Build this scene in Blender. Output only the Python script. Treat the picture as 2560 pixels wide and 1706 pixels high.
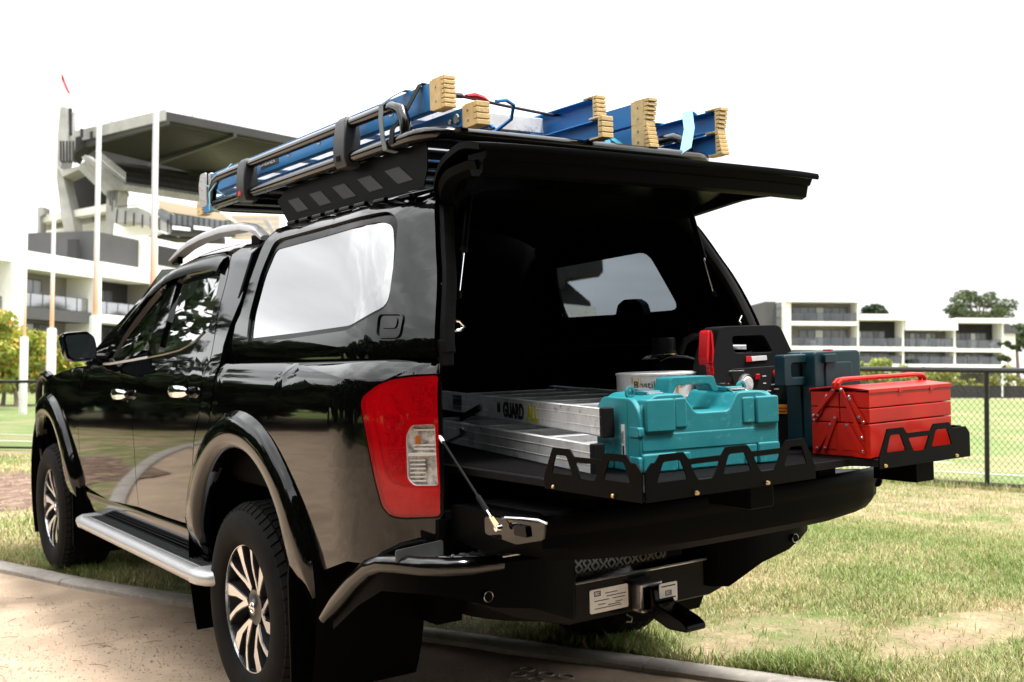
import bpy, bmesh, math, random
import numpy as np
from mathutils import Vector, Matrix
random.seed(7); RNG = np.random.default_rng(7)
PI = math.pi
for o in list(bpy.data.objects): bpy.data.objects.remove(o)
SC = bpy.context.scene; COL = SC.collection

# ------------------------------------------------------------------ camera
W, H = 2560.0, 1706.0
F = 2733.87                                              # focal length in photo pixels
TP = Vector((-2.34123, -3.83530, 1.31135))               # camera in the truck's own frame
def basis(yaw, pitch, roll):
    f = Vector((math.sin(yaw)*math.cos(pitch), math.cos(yaw)*math.cos(pitch), math.sin(pitch)))
    r = Vector((math.cos(yaw), -math.sin(yaw), 0)); u = r.cross(f)
    c, s = math.cos(roll), math.sin(roll)
    return c*r+s*u, -s*r+c*u, f
TB = basis(0.607766, 0.000641, -0.031102)                # camera axes in the truck frame (the truck leans on the kerb)
WB = basis(0.607766, math.radians(1.85), math.radians(0.37))   # camera axes in the world
CT = Matrix((TB[0], TB[1], TB[2])).transposed(); CW = Matrix((WB[0], WB[1], WB[2])).transposed()
ROT = CW @ CT.transposed()
T = ROT.to_4x4()                                         # truck frame -> world
I4 = Matrix.Identity(4)
CAMW = ROT @ TP
cam_d = bpy.data.cameras.new('camera'); cam = bpy.data.objects.new('camera', cam_d); COL.objects.link(cam)
m = Matrix((WB[0], WB[1], -WB[2])).transposed().to_4x4(); m.translation = CAMW; cam.matrix_world = m
cam_d.sensor_width = 36; cam_d.lens = F/W*36; cam_d.clip_end = 3000; cam_d.clip_start = 0.05
cam_d.dof.use_dof = True; cam_d.dof.focus_distance = 3.3; cam_d.dof.aperture_fstop = 5.6
SC.camera = cam

# ------------------------------------------------------------------ world: bright overcast sky
SUN_EL, SUN_AZ = math.radians(68), math.radians(150)      # azimuth clockwise from +Y
wd = bpy.data.worlds.new('World'); SC.world = wd; wd.use_nodes = True
nt = wd.node_tree; nt.nodes.clear()
def N(tree, typ, **kw):
    n = tree.nodes.new(typ)
    for k, v in kw.items(): setattr(n, k, v)
    return n
sky = N(nt, 'ShaderNodeTexSky', sky_type='NISHITA'); sky.sun_disc = False
sky.sun_elevation = SUN_EL; sky.sun_rotation = SUN_AZ
tc = N(nt, 'ShaderNodeTexCoord'); mp = N(nt, 'ShaderNodeMapping'); mp.inputs['Scale'].default_value = (1, 1, 3.2)
n1 = N(nt, 'ShaderNodeTexNoise'); n1.inputs['Scale'].default_value = 1.9; n1.inputs['Detail'].default_value = 5; n1.inputs['Roughness'].default_value = .52
cr = N(nt, 'ShaderNodeValToRGB'); cr.color_ramp.elements[0].position = .30; cr.color_ramp.elements[1].position = .62
cr.color_ramp.elements[0].color = (7.5, 7.6, 7.75, 1); cr.color_ramp.elements[1].color = (17.0, 17.0, 17.0, 1); e_ = cr.color_ramp.elements.new(.46); e_.color = (10.5, 10.55, 10.6, 1)
mx = N(nt, 'ShaderNodeMix', data_type='RGBA'); mx.inputs['Factor'].default_value = .93
bg = N(nt, 'ShaderNodeBackground'); bg.inputs['Strength'].default_value = .062; wo = N(nt, 'ShaderNodeOutputWorld')
L = nt.links.new
L(tc.outputs['Generated'], mp.inputs['Vector']); L(mp.outputs['Vector'], n1.inputs['Vector']); L(n1.outputs['Fac'], cr.inputs['Fac'])
# overcast luminance grows from the horizon to the zenith as (1 + 2 sin h)
sxyz = N(nt, 'ShaderNodeSeparateXYZ'); L(tc.outputs['Generated'], sxyz.inputs[0]); mrz = N(nt, 'ShaderNodeMapRange'); mrz.inputs['From Min'].default_value = 0; mrz.inputs['From Max'].default_value = 1; mrz.inputs['To Min'].default_value = 1.0; mrz.inputs['To Max'].default_value = 2.6; L(sxyz.outputs['Z'], mrz.inputs['Value'])
vm = N(nt, 'ShaderNodeVectorMath', operation='SCALE'); L(cr.outputs['Color'], vm.inputs[0]); L(mrz.outputs['Result'], vm.inputs['Scale'])
L(sky.outputs['Color'], mx.inputs[6]); L(vm.outputs['Vector'], mx.inputs[7]); L(mx.outputs[2], bg.inputs['Color']); L(bg.outputs['Background'], wo.inputs['Surface'])
sd = bpy.data.lights.new('sun', 'SUN'); sd.energy = 3.0; sd.angle = math.radians(10); sd.color = (1, .97, .93)
so = bpy.data.objects.new('sun', sd); COL.objects.link(so)
sv = Vector((math.sin(SUN_AZ)*math.cos(SUN_EL), math.cos(SUN_AZ)*math.cos(SUN_EL), math.sin(SUN_EL)))
so.rotation_euler = (-sv).to_track_quat('-Z', 'Y').to_euler(); so.location = sv*60
SC.view_settings.view_transform = 'Standard'; SC.view_settings.look = 'None'; SC.view_settings.exposure = 0.98; SC.view_settings.gamma = 1.0
SC.render.engine = 'CYCLES'; SC.cycles.max_bounces = 8; SC.cycles.transparent_max_bounces = 24

# ------------------------------------------------------------------ pixel -> point helpers (photo pixels, 2560 x 1706)
def ray(px, py, B): return B[2] + B[0]*((px-W/2)/F) + B[1]*((H/2-py)/F)
def U(px, py, ax, val):                                   # truck frame, on the plane x/y/z = val
    d = ray(px, py, TB); i = 'xyz'.index(ax); return TP + d*((val-TP[i])/d[i])
def G(px, py, z=0.0):                                     # world, on the plane z
    d = ray(px, py, WB); return CAMW + d*((z-CAMW.z)/d.z)
def WD(px, py, depth):                                    # world, at a given depth
    return CAMW + ray(px, py, WB)*depth

# ------------------------------------------------------------------ objects
def link(o, parent=None, mtx=None):
    COL.objects.link(o)
    if parent is not None:
        o.parent = parent
        if parent.get('frame') is not None: o.matrix_parent_inverse = parent.matrix_basis.inverted() @ (T if parent['frame'] else I4)
    return o
def tag(o, label, cat, group=None):
    o['label'] = label; o['category'] = cat
    if group: o['group'] = group
    return o
def thing(name, label, cat, base, truck=True, group=None):
    o = bpy.data.objects.new(name, None); COL.objects.link(o)
    o.matrix_basis = (T if truck else I4) @ Matrix.Translation(Vector(base)); o['frame'] = 1 if truck else 0
    o.empty_display_size = .1
    return tag(o, label, cat, group)
class MB:
    def __init__(s): s.v = []; s.f = []; s.sm = []
    def add(s, vs, fs, smooth=False):
        k = len(s.v); s.v += [tuple(v) for v in vs]; s.f += [tuple(i+k for i in f) for f in fs]; s.sm += [smooth]*len(fs); return s
    def box(s, lo, hi, M=None):
        x0, y0, z0 = lo; x1, y1, z1 = hi
        vs = [Vector(p) for p in ((x0,y0,z0),(x1,y0,z0),(x1,y1,z0),(x0,y1,z0),(x0,y0,z1),(x1,y0,z1),(x1,y1,z1),(x0,y1,z1))]
        if M is not None: vs = [M @ v for v in vs]
        return s.add(vs, [(0,3,2,1),(4,5,6,7),(0,1,5,4),(1,2,6,5),(2,3,7,6),(3,0,4,7)])
    def prism(s, poly, axis, a, b, M=None):               # closed 2D outline extruded along an axis: x -> (y,z), y -> (x,z), z -> (x,y)
        n = len(poly); vs = []
        for c in (a, b):
            for p, q in poly:
                v = {'x': (c, p, q), 'y': (p, c, q), 'z': (p, q, c)}[axis]; vs.append(Vector(v) if M is None else M @ Vector(v))
        fs = [tuple(range(n))[::-1], tuple(range(n, 2*n))] + [(i, (i+1) % n, n+(i+1) % n, n+i) for i in range(n)]
        return s.add(vs, fs)
    def tube(s, pts, r, n=8, cap=True, closed=False, flat=1.0):
        pts = [Vector(p) for p in pts]; m = len(pts); vs = []; up = None
        for i, p in enumerate(pts):
            a = pts[i-1] if (i > 0 or closed) else p; b = pts[(i+1) % m] if (i < m-1 or closed) else p
            t = (b-a).normalized()
            if up is None: up = Vector((0,0,1)) if abs(t.z) < .9 else Vector((1,0,0))
            sd_ = t.cross(up).normalized(); up = sd_.cross(t).normalized()
            rr = r[i] if isinstance(r, (list, tuple)) else r
            for k in range(n):
                c = 2*PI*k/n; vs.append(p + sd_*(math.cos(c)*rr) + up*(math.sin(c)*rr*flat))
        fs = []
        for i in range(m if closed else m-1):
            j = (i+1) % m
            for k in range(n): fs.append((i*n+k, i*n+(k+1) % n, j*n+(k+1) % n, j*n+k))
        s.add(vs, fs, True)
        if cap and not closed:
            k0 = len(s.v)-len(vs); s.f += [tuple(k0+k for k in range(n))[::-1], tuple(k0+(m-1)*n+k for k in range(n))]; s.sm += [False, False]
        return s
    def lathe(s, prof, c, axis='x', n=48, a0=0, a1=2*PI, closed=True):   # prof: (radius, offset along the axis)
        c = Vector(c); vs = []; m = len(prof); full = abs(a1-a0-2*PI) < 1e-6; cnt = n if full else n+1
        for i in range(cnt):
            a = a0+(a1-a0)*i/n
            for r, h in prof:
                d = {'x': Vector((h, math.cos(a)*r, math.sin(a)*r)), 'y': Vector((math.sin(a)*r, h, math.cos(a)*r)), 'z': Vector((math.cos(a)*r, math.sin(a)*r, h))}[axis]
                vs.append(c+d)
        fs = []
        for i in range(n):
            j = (i+1) % cnt if full else i+1
            for k in range(m-1): fs.append((i*m+k, i*m+k+1, j*m+k+1, j*m+k))
        return s.add(vs, fs, True)
    def loft(s, rings, closed=True, cap=True, smooth=True):
        n = len(rings[0]); vs = [v for r in rings for v in r]; fs = []
        for i in range(len(rings)-1):
            for k in range(n if closed else n-1): fs.append((i*n+k, i*n+(k+1) % n, (i+1)*n+(k+1) % n, (i+1)*n+k))
        s.add(vs, fs, smooth)
        if cap and closed:
            k0 = len(s.v)-len(vs); s.f += [tuple(range(k0, k0+n))[::-1], tuple(range(k0+(len(rings)-1)*n, k0+len(rings)*n))]; s.sm += [False, False]
        return s
    def build(s, name, mat, parent=None, bevel=0, seg=2, sharp=35, fix=True, mirror=False):
        me = bpy.data.meshes.new(name); me.from_pydata([tuple(v) for v in s.v], [], s.f); me.update()
        bm = bmesh.new(); bm.from_mesh(me)
        if mirror:
            for v in bm.verts: v.co.x = -v.co.x
        bmesh.ops.remove_doubles(bm, verts=bm.verts, dist=1e-5)
        if fix: bmesh.ops.recalc_face_normals(bm, faces=bm.faces)
        for f in bm.faces: f.smooth = True
        bm.to_mesh(me); bm.free(); me.set_sharp_from_angle(angle=math.radians(sharp))
        me.materials.append(MT[mat] if isinstance(mat, str) else mat)
        o = bpy.data.objects.new(name, me); link(o, parent)
        if bevel:
            b = o.modifiers.new('bevel', 'BEVEL'); b.width = bevel; b.segments = seg; b.limit_method = 'ANGLE'; b.angle_limit = math.radians(40); b.harden_normals = True
        return o
def arc(c, r, a0, a1, n=8): return [(c[0]+r*math.cos(math.radians(a0+(a1-a0)*i/n)), c[1]+r*math.sin(math.radians(a0+(a1-a0)*i/n))) for i in range(n+1)]
def rrect(x0, y0, x1, y1, r, n=4):
    return arc((x1-r, y1-r), r, 0, 90, n)+arc((x0+r, y1-r), r, 90, 180, n)+arc((x0+r, y0+r), r, 180, 270, n)+arc((x1-r, y0+r), r, 270, 360, n)
def fillet(pts, r, n=4):
    out = []; m = len(pts)
    for i in range(m):
        p = Vector(pts[i]).to_2d(); a = (Vector(pts[i-1]).to_2d()-p); b = (Vector(pts[(i+1) % m]).to_2d()-p)
        k = min(r, a.length*.45, b.length*.45); A = p+a.normalized()*k; B = p+b.normalized()*k
        for j in range(n+1):
            t = j/n; q = A*(1-t)**2+p*2*t*(1-t)+B*t*t; out.append((q.x, q.y))
    return out
def inset(poly, d):
    m = len(poly); out = []; ar = sum(poly[i][0]*poly[(i+1) % m][1]-poly[(i+1) % m][0]*poly[i][1] for i in range(m)); sg = 1 if ar > 0 else -1
    for i in range(m):
        p = Vector(poly[i]); e1 = (p-Vector(poly[i-1])); e2 = (Vector(poly[(i+1) % m])-p)
        if e1.length < 1e-7: e1 = e2
        if e2.length < 1e-7: e2 = e1
        e1.normalize(); e2.normalize(); n = Vector((-e1.y-e2.y, e1.x+e2.x)); n = n.normalized() if n.length > 1e-6 else Vector((0, 0))
        out.append(tuple(p+n*d*sg))
    return out
def interp(pts):
    x = [p[0] for p in pts]; y = [p[1] for p in pts]; n = len(x); h = [x[i+1]-x[i] for i in range(n-1)]; d = [(y[i+1]-y[i])/h[i] for i in range(n-1)]
    mm = [d[0]]+[0 if d[i-1]*d[i] <= 0 else 2*d[i-1]*d[i]/(d[i-1]+d[i]) for i in range(1, n-1)]+[d[-1]]
    def f(t):
        t = min(max(t, x[0]), x[-1]); i = 0
        while i < n-2 and t > x[i+1]: i += 1
        s = (t-x[i])/h[i]
        return (2*s**3-3*s*s+1)*y[i]+(s**3-2*s*s+s)*h[i]*mm[i]+(3*s*s-2*s**3)*y[i+1]+(s**3-s*s)*h[i]*mm[i+1]
    return f
def flat_fill(outline, holes, step):
    bm = bmesh.new(); edges = []
    for loop in [outline]+list(holes):
        vs = [bm.verts.new((0, a, b)) for a, b in loop]
        edges += [bm.edges.new((vs[i], vs[(i+1) % len(vs)])) for i in range(len(vs))]
    bmesh.ops.triangle_fill(bm, edges=edges, use_beauty=True, use_dissolve=False)
    ys = [v[0] for v in outline]; zs = [v[1] for v in outline]
    if step:
        for lo, hi, st, no in ((min(ys), max(ys), step[0], (0,1,0)), (min(zs), max(zs), step[1], (0,0,1))):
            k = math.ceil((lo+1e-4)/st)
            while k*st < hi-1e-4:
                bmesh.ops.bisect_plane(bm, geom=bm.verts[:]+bm.edges[:]+bm.faces[:], dist=1e-6, plane_co=(0, k*st, k*st), plane_no=no); k += 1
    return bm
def panel(name, outline, fn, mat, parent, holes=(), depth=.02, step=(.09, .045), gap=.003, off=0.0, sides=(-1, 1)):
    """body panel: a (Y,z) outline laid on the side surface x = fn(Y,z) (left side), with its edge turned in; the right side is its mirror"""
    outline = inset(outline, gap) if gap else outline
    bm = flat_fill(outline, holes, step); bmesh.ops.remove_doubles(bm, verts=bm.verts, dist=2e-4)
    def inward(Y, z):
        e = .002; g = Vector((1, -(fn(Y+e, z)-fn(Y-e, z))/(2*e), -(fn(Y, z+e)-fn(Y, z-e))/(2*e))); g.y = max(-1.6, min(1.6, g.y)); g.z = max(-1.6, min(1.6, g.z)); return g.normalized()
    for v in bm.verts:
        Y, z = v.co.y, v.co.z; v.co.x = fn(Y, z)
        if off: v.co -= inward(Y, z)*off
    for f in bm.faces:
        f.normal_update()
        if f.normal.x > 0: f.normal_flip()
        f.smooth = True
    if depth:
        be = [e for e in bm.edges if e.is_boundary]
        r = bmesh.ops.extrude_edge_only(bm, edges=be); nv = [g for g in r['geom'] if isinstance(g, bmesh.types.BMVert)]
        for v in nv: v.co += inward(v.co.y, v.co.z)*depth
        for e in be: e.smooth = False
        bmesh.ops.recalc_face_normals(bm, faces=bm.faces)
    out = []
    for sd_ in sides:
        b2 = bm.copy()
        if sd_ > 0:
            for v in b2.verts: v.co.x = -v.co.x
            bmesh.ops.reverse_faces(b2, faces=b2.faces)
        me = bpy.data.meshes.new(name); b2.to_mesh(me); b2.free(); me.materials.append(MT[mat])
        o = bpy.data.objects.new(name, me); link(o, parent[0 if sd_ < 0 else 1] if isinstance(parent, (list, tuple)) else parent); out.append(o)
    bm.free(); return out
def text(name, body, size, mat, parent, M, depth=.0006, font_shear=0, sx=1.0, bold=0):
    cu = bpy.data.curves.new(name, 'FONT'); cu.body = body; cu.size = size; cu.extrude = depth; cu.align_x = 'LEFT'; cu.shear = font_shear; cu.offset = bold
    tmp = bpy.data.objects.new(name, cu); COL.objects.link(tmp); dg = bpy.context.evaluated_depsgraph_get(); dg.update()
    me = bpy.data.meshes.new_from_object(tmp.evaluated_get(dg)); bpy.data.objects.remove(tmp)
    for v in me.vertices: v.co = M @ Vector((v.co.x*sx, v.co.y, v.co.z))
    me.materials.clear(); me.materials.append(MT[mat]); o = bpy.data.objects.new(name, me); return link(o, parent)
def frame(o, ex, ey):                                      # 4x4 with origin o and in-plane axes ex, ey
    ex = Vector(ex).normalized(); ey = Vector(ey); ey = (ey-ex*ey.dot(ex)).normalized(); ez = ex.cross(ey)
    m_ = Matrix((ex, ey, ez)).transposed().to_4x4(); m_.translation = Vector(o); return m_

# ------------------------------------------------------------------ materials
MT = {}
def mat(name, col, rough=.5, metal=0, ior=1.5, var=0, vscale=8, bump=0, bscale=60, col2=None, alpha=None, coat=0, rvar=0, coords='Object', stretch=None, detail=6, trans=0, spec=None, scuff=None):
    m_ = bpy.data.materials.new(name); m_.use_nodes = True; t = m_.node_tree; b = t.nodes['Principled BSDF']; l = t.links.new
    b.inputs['Base Color'].default_value = (*col, 1); b.inputs['Roughness'].default_value = rough; b.inputs['Metallic'].default_value = metal; b.inputs['IOR'].default_value = ior
    if coat: b.inputs['Coat Weight'].default_value = coat; b.inputs['Coat Roughness'].default_value = .03
    if spec is not None: b.inputs['Specular IOR Level'].default_value = spec
    if trans: b.inputs['Transmission Weight'].default_value = trans
    c = N(t, 'ShaderNodeTexCoord'); src = c.outputs[coords]
    if stretch: mp_ = N(t, 'ShaderNodeMapping'); mp_.inputs['Scale'].default_value = stretch; l(src, mp_.inputs['Vector']); src = mp_.outputs['Vector']
    if var or col2:
        n = N(t, 'ShaderNodeTexNoise'); n.inputs['Scale'].default_value = vscale; n.inputs['Detail'].default_value = detail; n.inputs['Roughness'].default_value = .6; l(src, n.inputs['Vector'])
        r = N(t, 'ShaderNodeValToRGB'); r.color_ramp.elements[0].position = .32; r.color_ramp.elements[1].position = .68
        c2 = col2 if col2 else tuple(min(1, x*(1+var)) for x in col); c1 = col if col2 else tuple(x*(1-var) for x in col)
        r.color_ramp.elements[0].color = (*c1, 1); r.color_ramp.elements[1].color = (*c2, 1)
        l(n.outputs['Fac'], r.inputs['Fac']); l(r.outputs['Color'], b.inputs['Base Color'])
    if scuff:
        n = N(t, 'ShaderNodeTexNoise'); n.inputs['Scale'].default_value = scuff[1]; n.inputs['Detail'].default_value = 10; n.inputs['Roughness'].default_value = .75; l(src, n.inputs['Vector'])
        r = N(t, 'ShaderNodeMapRange'); r.inputs['From Min'].default_value = scuff[2]-.04; r.inputs['From Max'].default_value = scuff[2]+.05; r.inputs['To Max'].default_value = .8; l(n.outputs['Fac'], r.inputs['Value'])
        mx_ = N(t, 'ShaderNodeMix', data_type='RGBA'); l(r.outputs['Result'], mx_.inputs['Factor']); mx_.inputs[7].default_value = (*scuff[0], 1)
        if b.inputs['Base Color'].is_linked: l(b.inputs['Base Color'].links[0].from_socket, mx_.inputs[6])
        else: mx_.inputs[6].default_value = (*col, 1)
        l(mx_.outputs[2], b.inputs['Base Color'])
    if rvar:
        n = N(t, 'ShaderNodeTexNoise'); n.inputs['Scale'].default_value = vscale*2.3; n.inputs['Detail'].default_value = 8; l(src, n.inputs['Vector'])
        mr = N(t, 'ShaderNodeMapRange'); mr.inputs['To Min'].default_value = max(.02, rough-rvar); mr.inputs['To Max'].default_value = rough+rvar; l(n.outputs['Fac'], mr.inputs['Value']); l(mr.outputs['Result'], b.inputs['Roughness'])
    if bump:
        n = N(t, 'ShaderNodeTexNoise'); n.inputs['Scale'].default_value = bscale; n.inputs['Detail'].default_value = 4; l(src, n.inputs['Vector'])
        bp = N(t, 'ShaderNodeBump'); bp.inputs['Strength'].default_value = bump; bp.inputs['Distance'].default_value = .01; l(n.outputs['Fac'], bp.inputs['Height']); l(bp.outputs['Normal'], b.inputs['Normal'])
    MT[name] = m_; return m_
def glass(name, tint, refl, rough=.0):
    m_ = bpy.data.materials.new(name); m_.use_nodes = True; t = m_.node_tree; t.nodes.clear(); l = t.links.new
    lw = N(t, 'ShaderNodeLayerWeight'); lw.inputs['Blend'].default_value = .5
    mr = N(t, 'ShaderNodeMapRange'); mr.inputs['To Min'].default_value = refl[0]; mr.inputs['To Max'].default_value = refl[1]; l(lw.outputs['Facing'], mr.inputs['Value'])
    tr = N(t, 'ShaderNodeBsdfTransparent'); tr.inputs['Color'].default_value = (*tint, 1); gl = N(t, 'ShaderNodeBsdfGlossy'); gl.inputs['Roughness'].default_value = rough
    mx_ = N(t, 'ShaderNodeMixShader'); l(mr.outputs['Result'], mx_.inputs['Fac']); l(tr.outputs['BSDF'], mx_.inputs[1]); l(gl.outputs['BSDF'], mx_.inputs[2])
    o = N(t, 'ShaderNodeOutputMaterial'); l(mx_.outputs['Shader'], o.inputs['Surface']); MT[name] = m_; return m_
mat('paint', (.0015, .0015, .0017), .035, ior=1.47, rvar=.012, vscale=3)
mat('gloss_black', (.0015, .0015, .0015), .16, spec=.12)
mat('satin_black', (.0014, .0014, .0015), .46, spec=.03, bump=.05, bscale=300)
mat('powder_black', (.0016, .0016, .0016), .42, spec=.05, bump=.12, bscale=700)
mat('plastic_black', (.015, .015, .016), .48, spec=.14, bump=.15, bscale=500)
mat('liner', (.0010, .0010, .0011), .7, spec=.05)
mat('rubber', (.006, .006, .006), .72, spec=.15, bump=.1, bscale=200, var=.35, vscale=14)
mat('tyre', (.007, .0066, .0064), .78, spec=.12, var=.4, vscale=9, bump=.08, bscale=120)
mat('deck_rubber', (.006, .0055, .006), .6, spec=.12, bump=.3, bscale=180)
mat('cast_grey', (.035, .036, .038), .42, spec=.4, bump=.1, bscale=600)
mat('tube_black', (.0015, .0015, .0016), .14, ior=1.6)
mat('chrome', (.82, .83, .85), .06, metal=1)
mat('alloy', (.74, .75, .77), .22, metal=1, rvar=.06, vscale=20)
mat('alloy_dark', (.016, .016, .018), .3, ior=1.7)
mat('aluminium', (.82, .82, .82), .34, metal=.25, scuff=((.34,.33,.32), 13, .60), rvar=.10, vscale=8, var=.22, bump=.02, bscale=90)
mat('satin_alloy', (.52, .52, .52), .36, metal=.5, bump=.06, bscale=900)
mat('tread_metal', (.86, .86, .86), .20, metal=1, rvar=.08, vscale=40)
mat('steel', (.45, .45, .45), .35, metal=1, var=.2, vscale=30)
mat('brass', (.62, .45, .22), .35, metal=1)
mat('blue_fibre', (.022, .175, .44), .36, spec=.25, scuff=((.16,.30,.48), 26, .66), var=.22, vscale=7, rvar=.1, bump=.05, bscale=250, stretch=(1, .15, 1))
mat('cream_rubber', (.68, .49, .22), .62, scuff=((.30,.22,.12), 30, .64), var=.14, vscale=25, bump=.1, bscale=120)
mat('teal', (.012, .185, .215), .46, spec=.3, scuff=((.10,.36,.38), 21, .61), col2=(.025, .235, .265), vscale=11, bump=.1, bscale=420, rvar=.08)
mat('dark_teal', (.004, .028, .036), .42, spec=.25, scuff=((.03,.07,.08), 24, .66), var=.2, vscale=6, bump=.06, bscale=400)
mat('red_plastic', (.50, .006, .010), .35, spec=.3, var=.1)
mat('white_paint', (.8, .8, .8), .45)
mat('label_white', (.78, .78, .77), .5, var=.05, vscale=40)
mat('label_black', (.008, .008, .008), .5)
mat('label_yellow', (.62, .55, .015), .5)
mat('label_orange', (.85, .36, .03), .5)
mat('label_red', (.6, .02, .02), .45)
mat('strap_teal', (.02, .23, .32), .7, bump=.3, bscale=500)
mat('strap_pale', (.22, .50, .62), .7, bump=.3, bscale=500)
mat('strap_grey', (.16, .20, .21), .7, bump=.3, bscale=500)
mat('cord_blue', (.01, .17, .45), .45)
mat('cord_dark', (.03, .012, .02), .6)
glass('tint_glass', (.24, .27, .30), (.17, .8))
mat('mirror_dark', (.012, .016, .018), .02, ior=2.2)
mat('plate_soft', (.038, .038, .04), .5, spec=.2)  # grey for the painted sky reflections on the rack plate
glass('cab_glass', (.13, .15, .15), (.12, .9))
# ================================================================== the pickup truck (truck frame: +Y forward, +X right, rear axle at Y=0)
def lens(name, col, rough=.06, spec=1.6, sub=0):
    m_ = mat(name, col, rough, ior=spec, coat=.6); return m_
mat('lens_deep', (.20, .0012, .003), .12, spec=.3, coat=.3)
mat('lens_amber', (.55, .16, .02), .2, coat=1)
mat('lens_clear', (.16, .155, .15), .15, col2=(.85, .84, .82), vscale=38, spec=.8, detail=3)
m_ = bpy.data.materials.new('lens_red'); m_.use_nodes = True; t_ = m_.node_tree; t_.nodes.clear(); l_ = t_.links.new       # tinted shell over a bright reflector
tr_ = N(t_, 'ShaderNodeBsdfTransparent'); tr_.inputs['Color'].default_value = (.98, .02, .05, 1); df_ = N(t_, 'ShaderNodeBsdfDiffuse'); df_.inputs['Color'].default_value = (.92, .004, .016, 1); gl_ = N(t_, 'ShaderNodeBsdfGlossy'); gl_.inputs['Roughness'].default_value = .03; fr_ = N(t_, 'ShaderNodeFresnel'); fr_.inputs['IOR'].default_value = 1.5
a_ = N(t_, 'ShaderNodeMixShader'); a_.inputs['Fac'].default_value = .28; l_(tr_.outputs[0], a_.inputs[1]); l_(df_.outputs[0], a_.inputs[2]); b_ = N(t_, 'ShaderNodeMixShader'); l_(fr_.outputs[0], b_.inputs['Fac']); l_(a_.outputs[0], b_.inputs[1]); l_(gl_.outputs[0], b_.inputs[2]); o_ = N(t_, 'ShaderNodeOutputMaterial'); l_(b_.outputs[0], o_.inputs['Surface']); MT['lens_red'] = m_
mat('lamp_inner', (.95, .92, .92), .3, metal=.15, bump=.5, bscale=55, col2=(.60, .56, .56), vscale=16); mat('lamp_rim', (.92, .9, .9), .25, metal=.1); mat('lamp_cell', (.06, .05, .05), .2, metal=.3, col2=(.9, .88, .88), vscale=60, detail=2, bump=.6, bscale=120)
glass('clear_cover', (.96, .96, .96), (.03, .35), .02)
XB = interp([(.30,.80),(.45,.835),(.60,.862),(.75,.877),(.93,.886),(1.08,.884),(1.18,.878),(1.225,.867),(1.252,.845),(1.278,.79)])
XG = interp([(.30,.80),(.45,.835),(.60,.862),(.75,.877),(.93,.886),(1.08,.884),(1.20,.873),(1.27,.838),(1.40,.795),(1.50,.755),(1.60,.710),(1.68,.675),(1.73,.64),(1.77,.585),(1.795,.51),(1.815,.36),(1.825,0)])
XC = interp([(1.24,.800),(1.30,.803),(1.34,.797),(1.40,.781),(1.50,.750),(1.60,.718),(1.68,.691),(1.74,.667),(1.79,.625),(1.82,.56),(1.85,.43),(1.87,.25),(1.88,.0)])
RE = interp([(1.24,-1.092),(1.30,-1.08),(1.36,-1.065),(1.42,-1.046),(1.48,-1.024),(1.54,-.996),(1.6,-.961),(1.66,-.928),(1.72,-.891),(1.78,-.843),(1.84,-.8),(1.9,-.79)])
def body(Y, z): return -(XB(z) - .175*max(0, (-.74-Y)/.36)**2.3 - max(0, (Y-3.2)/.55)**2*.13)
def canopy(Y, z): return -(XC(z) - .105*max(0, (RE(z)+.38-Y)/.38)**2)
ROOFZ = interp([(.3,1.81),(.6,1.825),(1.1,1.825),(1.5,1.80),(1.8,1.75),(2.1,1.68),(2.5,1.6)])
def cab(Y, z):
    k = min(1, max(0, (z-1.25)/.4)); return -(XG(z+(1.825-ROOFZ(Y))*k) - max(0, Y-1.2)**2*.02*k)
TR = thing('pickup_truck', 'black dual cab pickup truck with open rear canopy and lowered tailgate', 'pickup truck', (0, 1.4, 0))
# ---- arches (wheel openings)
AC, AR = .475, .475
def arch(Yc, a0, a1, n=28): return [(Yc+AR*math.cos(math.radians(a)), AC+AR*math.sin(math.radians(a))) for a in np.linspace(a0, a1, n)]
# ---- bed side
lamp = [(-.906,1.160),(-.954,1.197),(-.998,1.213),(-1.044,1.219),(-1.098,1.221),(-1.103,1.08),(-1.104,.898),(-1.099,.810),(-1.015,.806),(-.985,.811),(-.964,.836),(-.949,.907),(-.934,.985),(-.915,1.082),(-.903,1.135)]
bed = [(.300,1.262),(-.4,1.266),(-1.076,1.272),(-1.098,1.22),(-1.104,1.0),(-1.10,.80),(-1.09,.665),(-.80,.655),(-.62,.60),(-.50,.47)]+arch(.03, 183, -3)+[(.49,.56),(.478,.70),(.384,.973),(.287,1.142)]
bs = panel('bed_side', bed, body, 'paint', TR, holes=[fillet(inset(lamp, -.004), .012, 3)], step=(.04, .045))
fl = panel('fuel_flap', [(-.02+.07*math.cos(t), 0) for t in ()] or rrect(.06, 1.0, .21, 1.14, .03), body, 'paint', TR, off=.0005, depth=.004, gap=.004) if False else None
# ---- wheel-arch flares
def flare(Yc, a0, a1):
    prof = [(.468,.850),(.472,.890),(.485,.908),(.502,.917),(.53,.9185),(.560,.917),(.585,.911),(.600,.901),(.612,.886),(.622,.870)]
    for sd_ in (-1, 1):
        mb = MB(); rings = []
        for a in np.linspace(a0, a1, 44):
            t = math.radians(a); fade = min(1, (a-a0)/22, (a1-a)/22); fade = fade*fade*(3-2*fade)
            ring = []
            for r, x in prof:
                r2 = .47+(r-.47)*(.45+.55*fade); Y = Yc+r2*math.cos(t); z = AC+r2*math.sin(t)
                bx = -body(Y, min(z, 1.2)); xx = max(min(x, bx+.040*fade+.004), .84) if r < .62 else bx-.004
                ring.append((sd_*xx, Y, z))
            rings.append(ring)
        mb.loft(rings, closed=False, cap=False).build('fender_flare', 'paint', TR, sharp=60)
flare(.03, 190, -8) if False else None
def flare2(Yc, a0, a1): flare(Yc, a0, a1)
flare(.03, -6, 188); flare(3.15, -2, 186)
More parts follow.
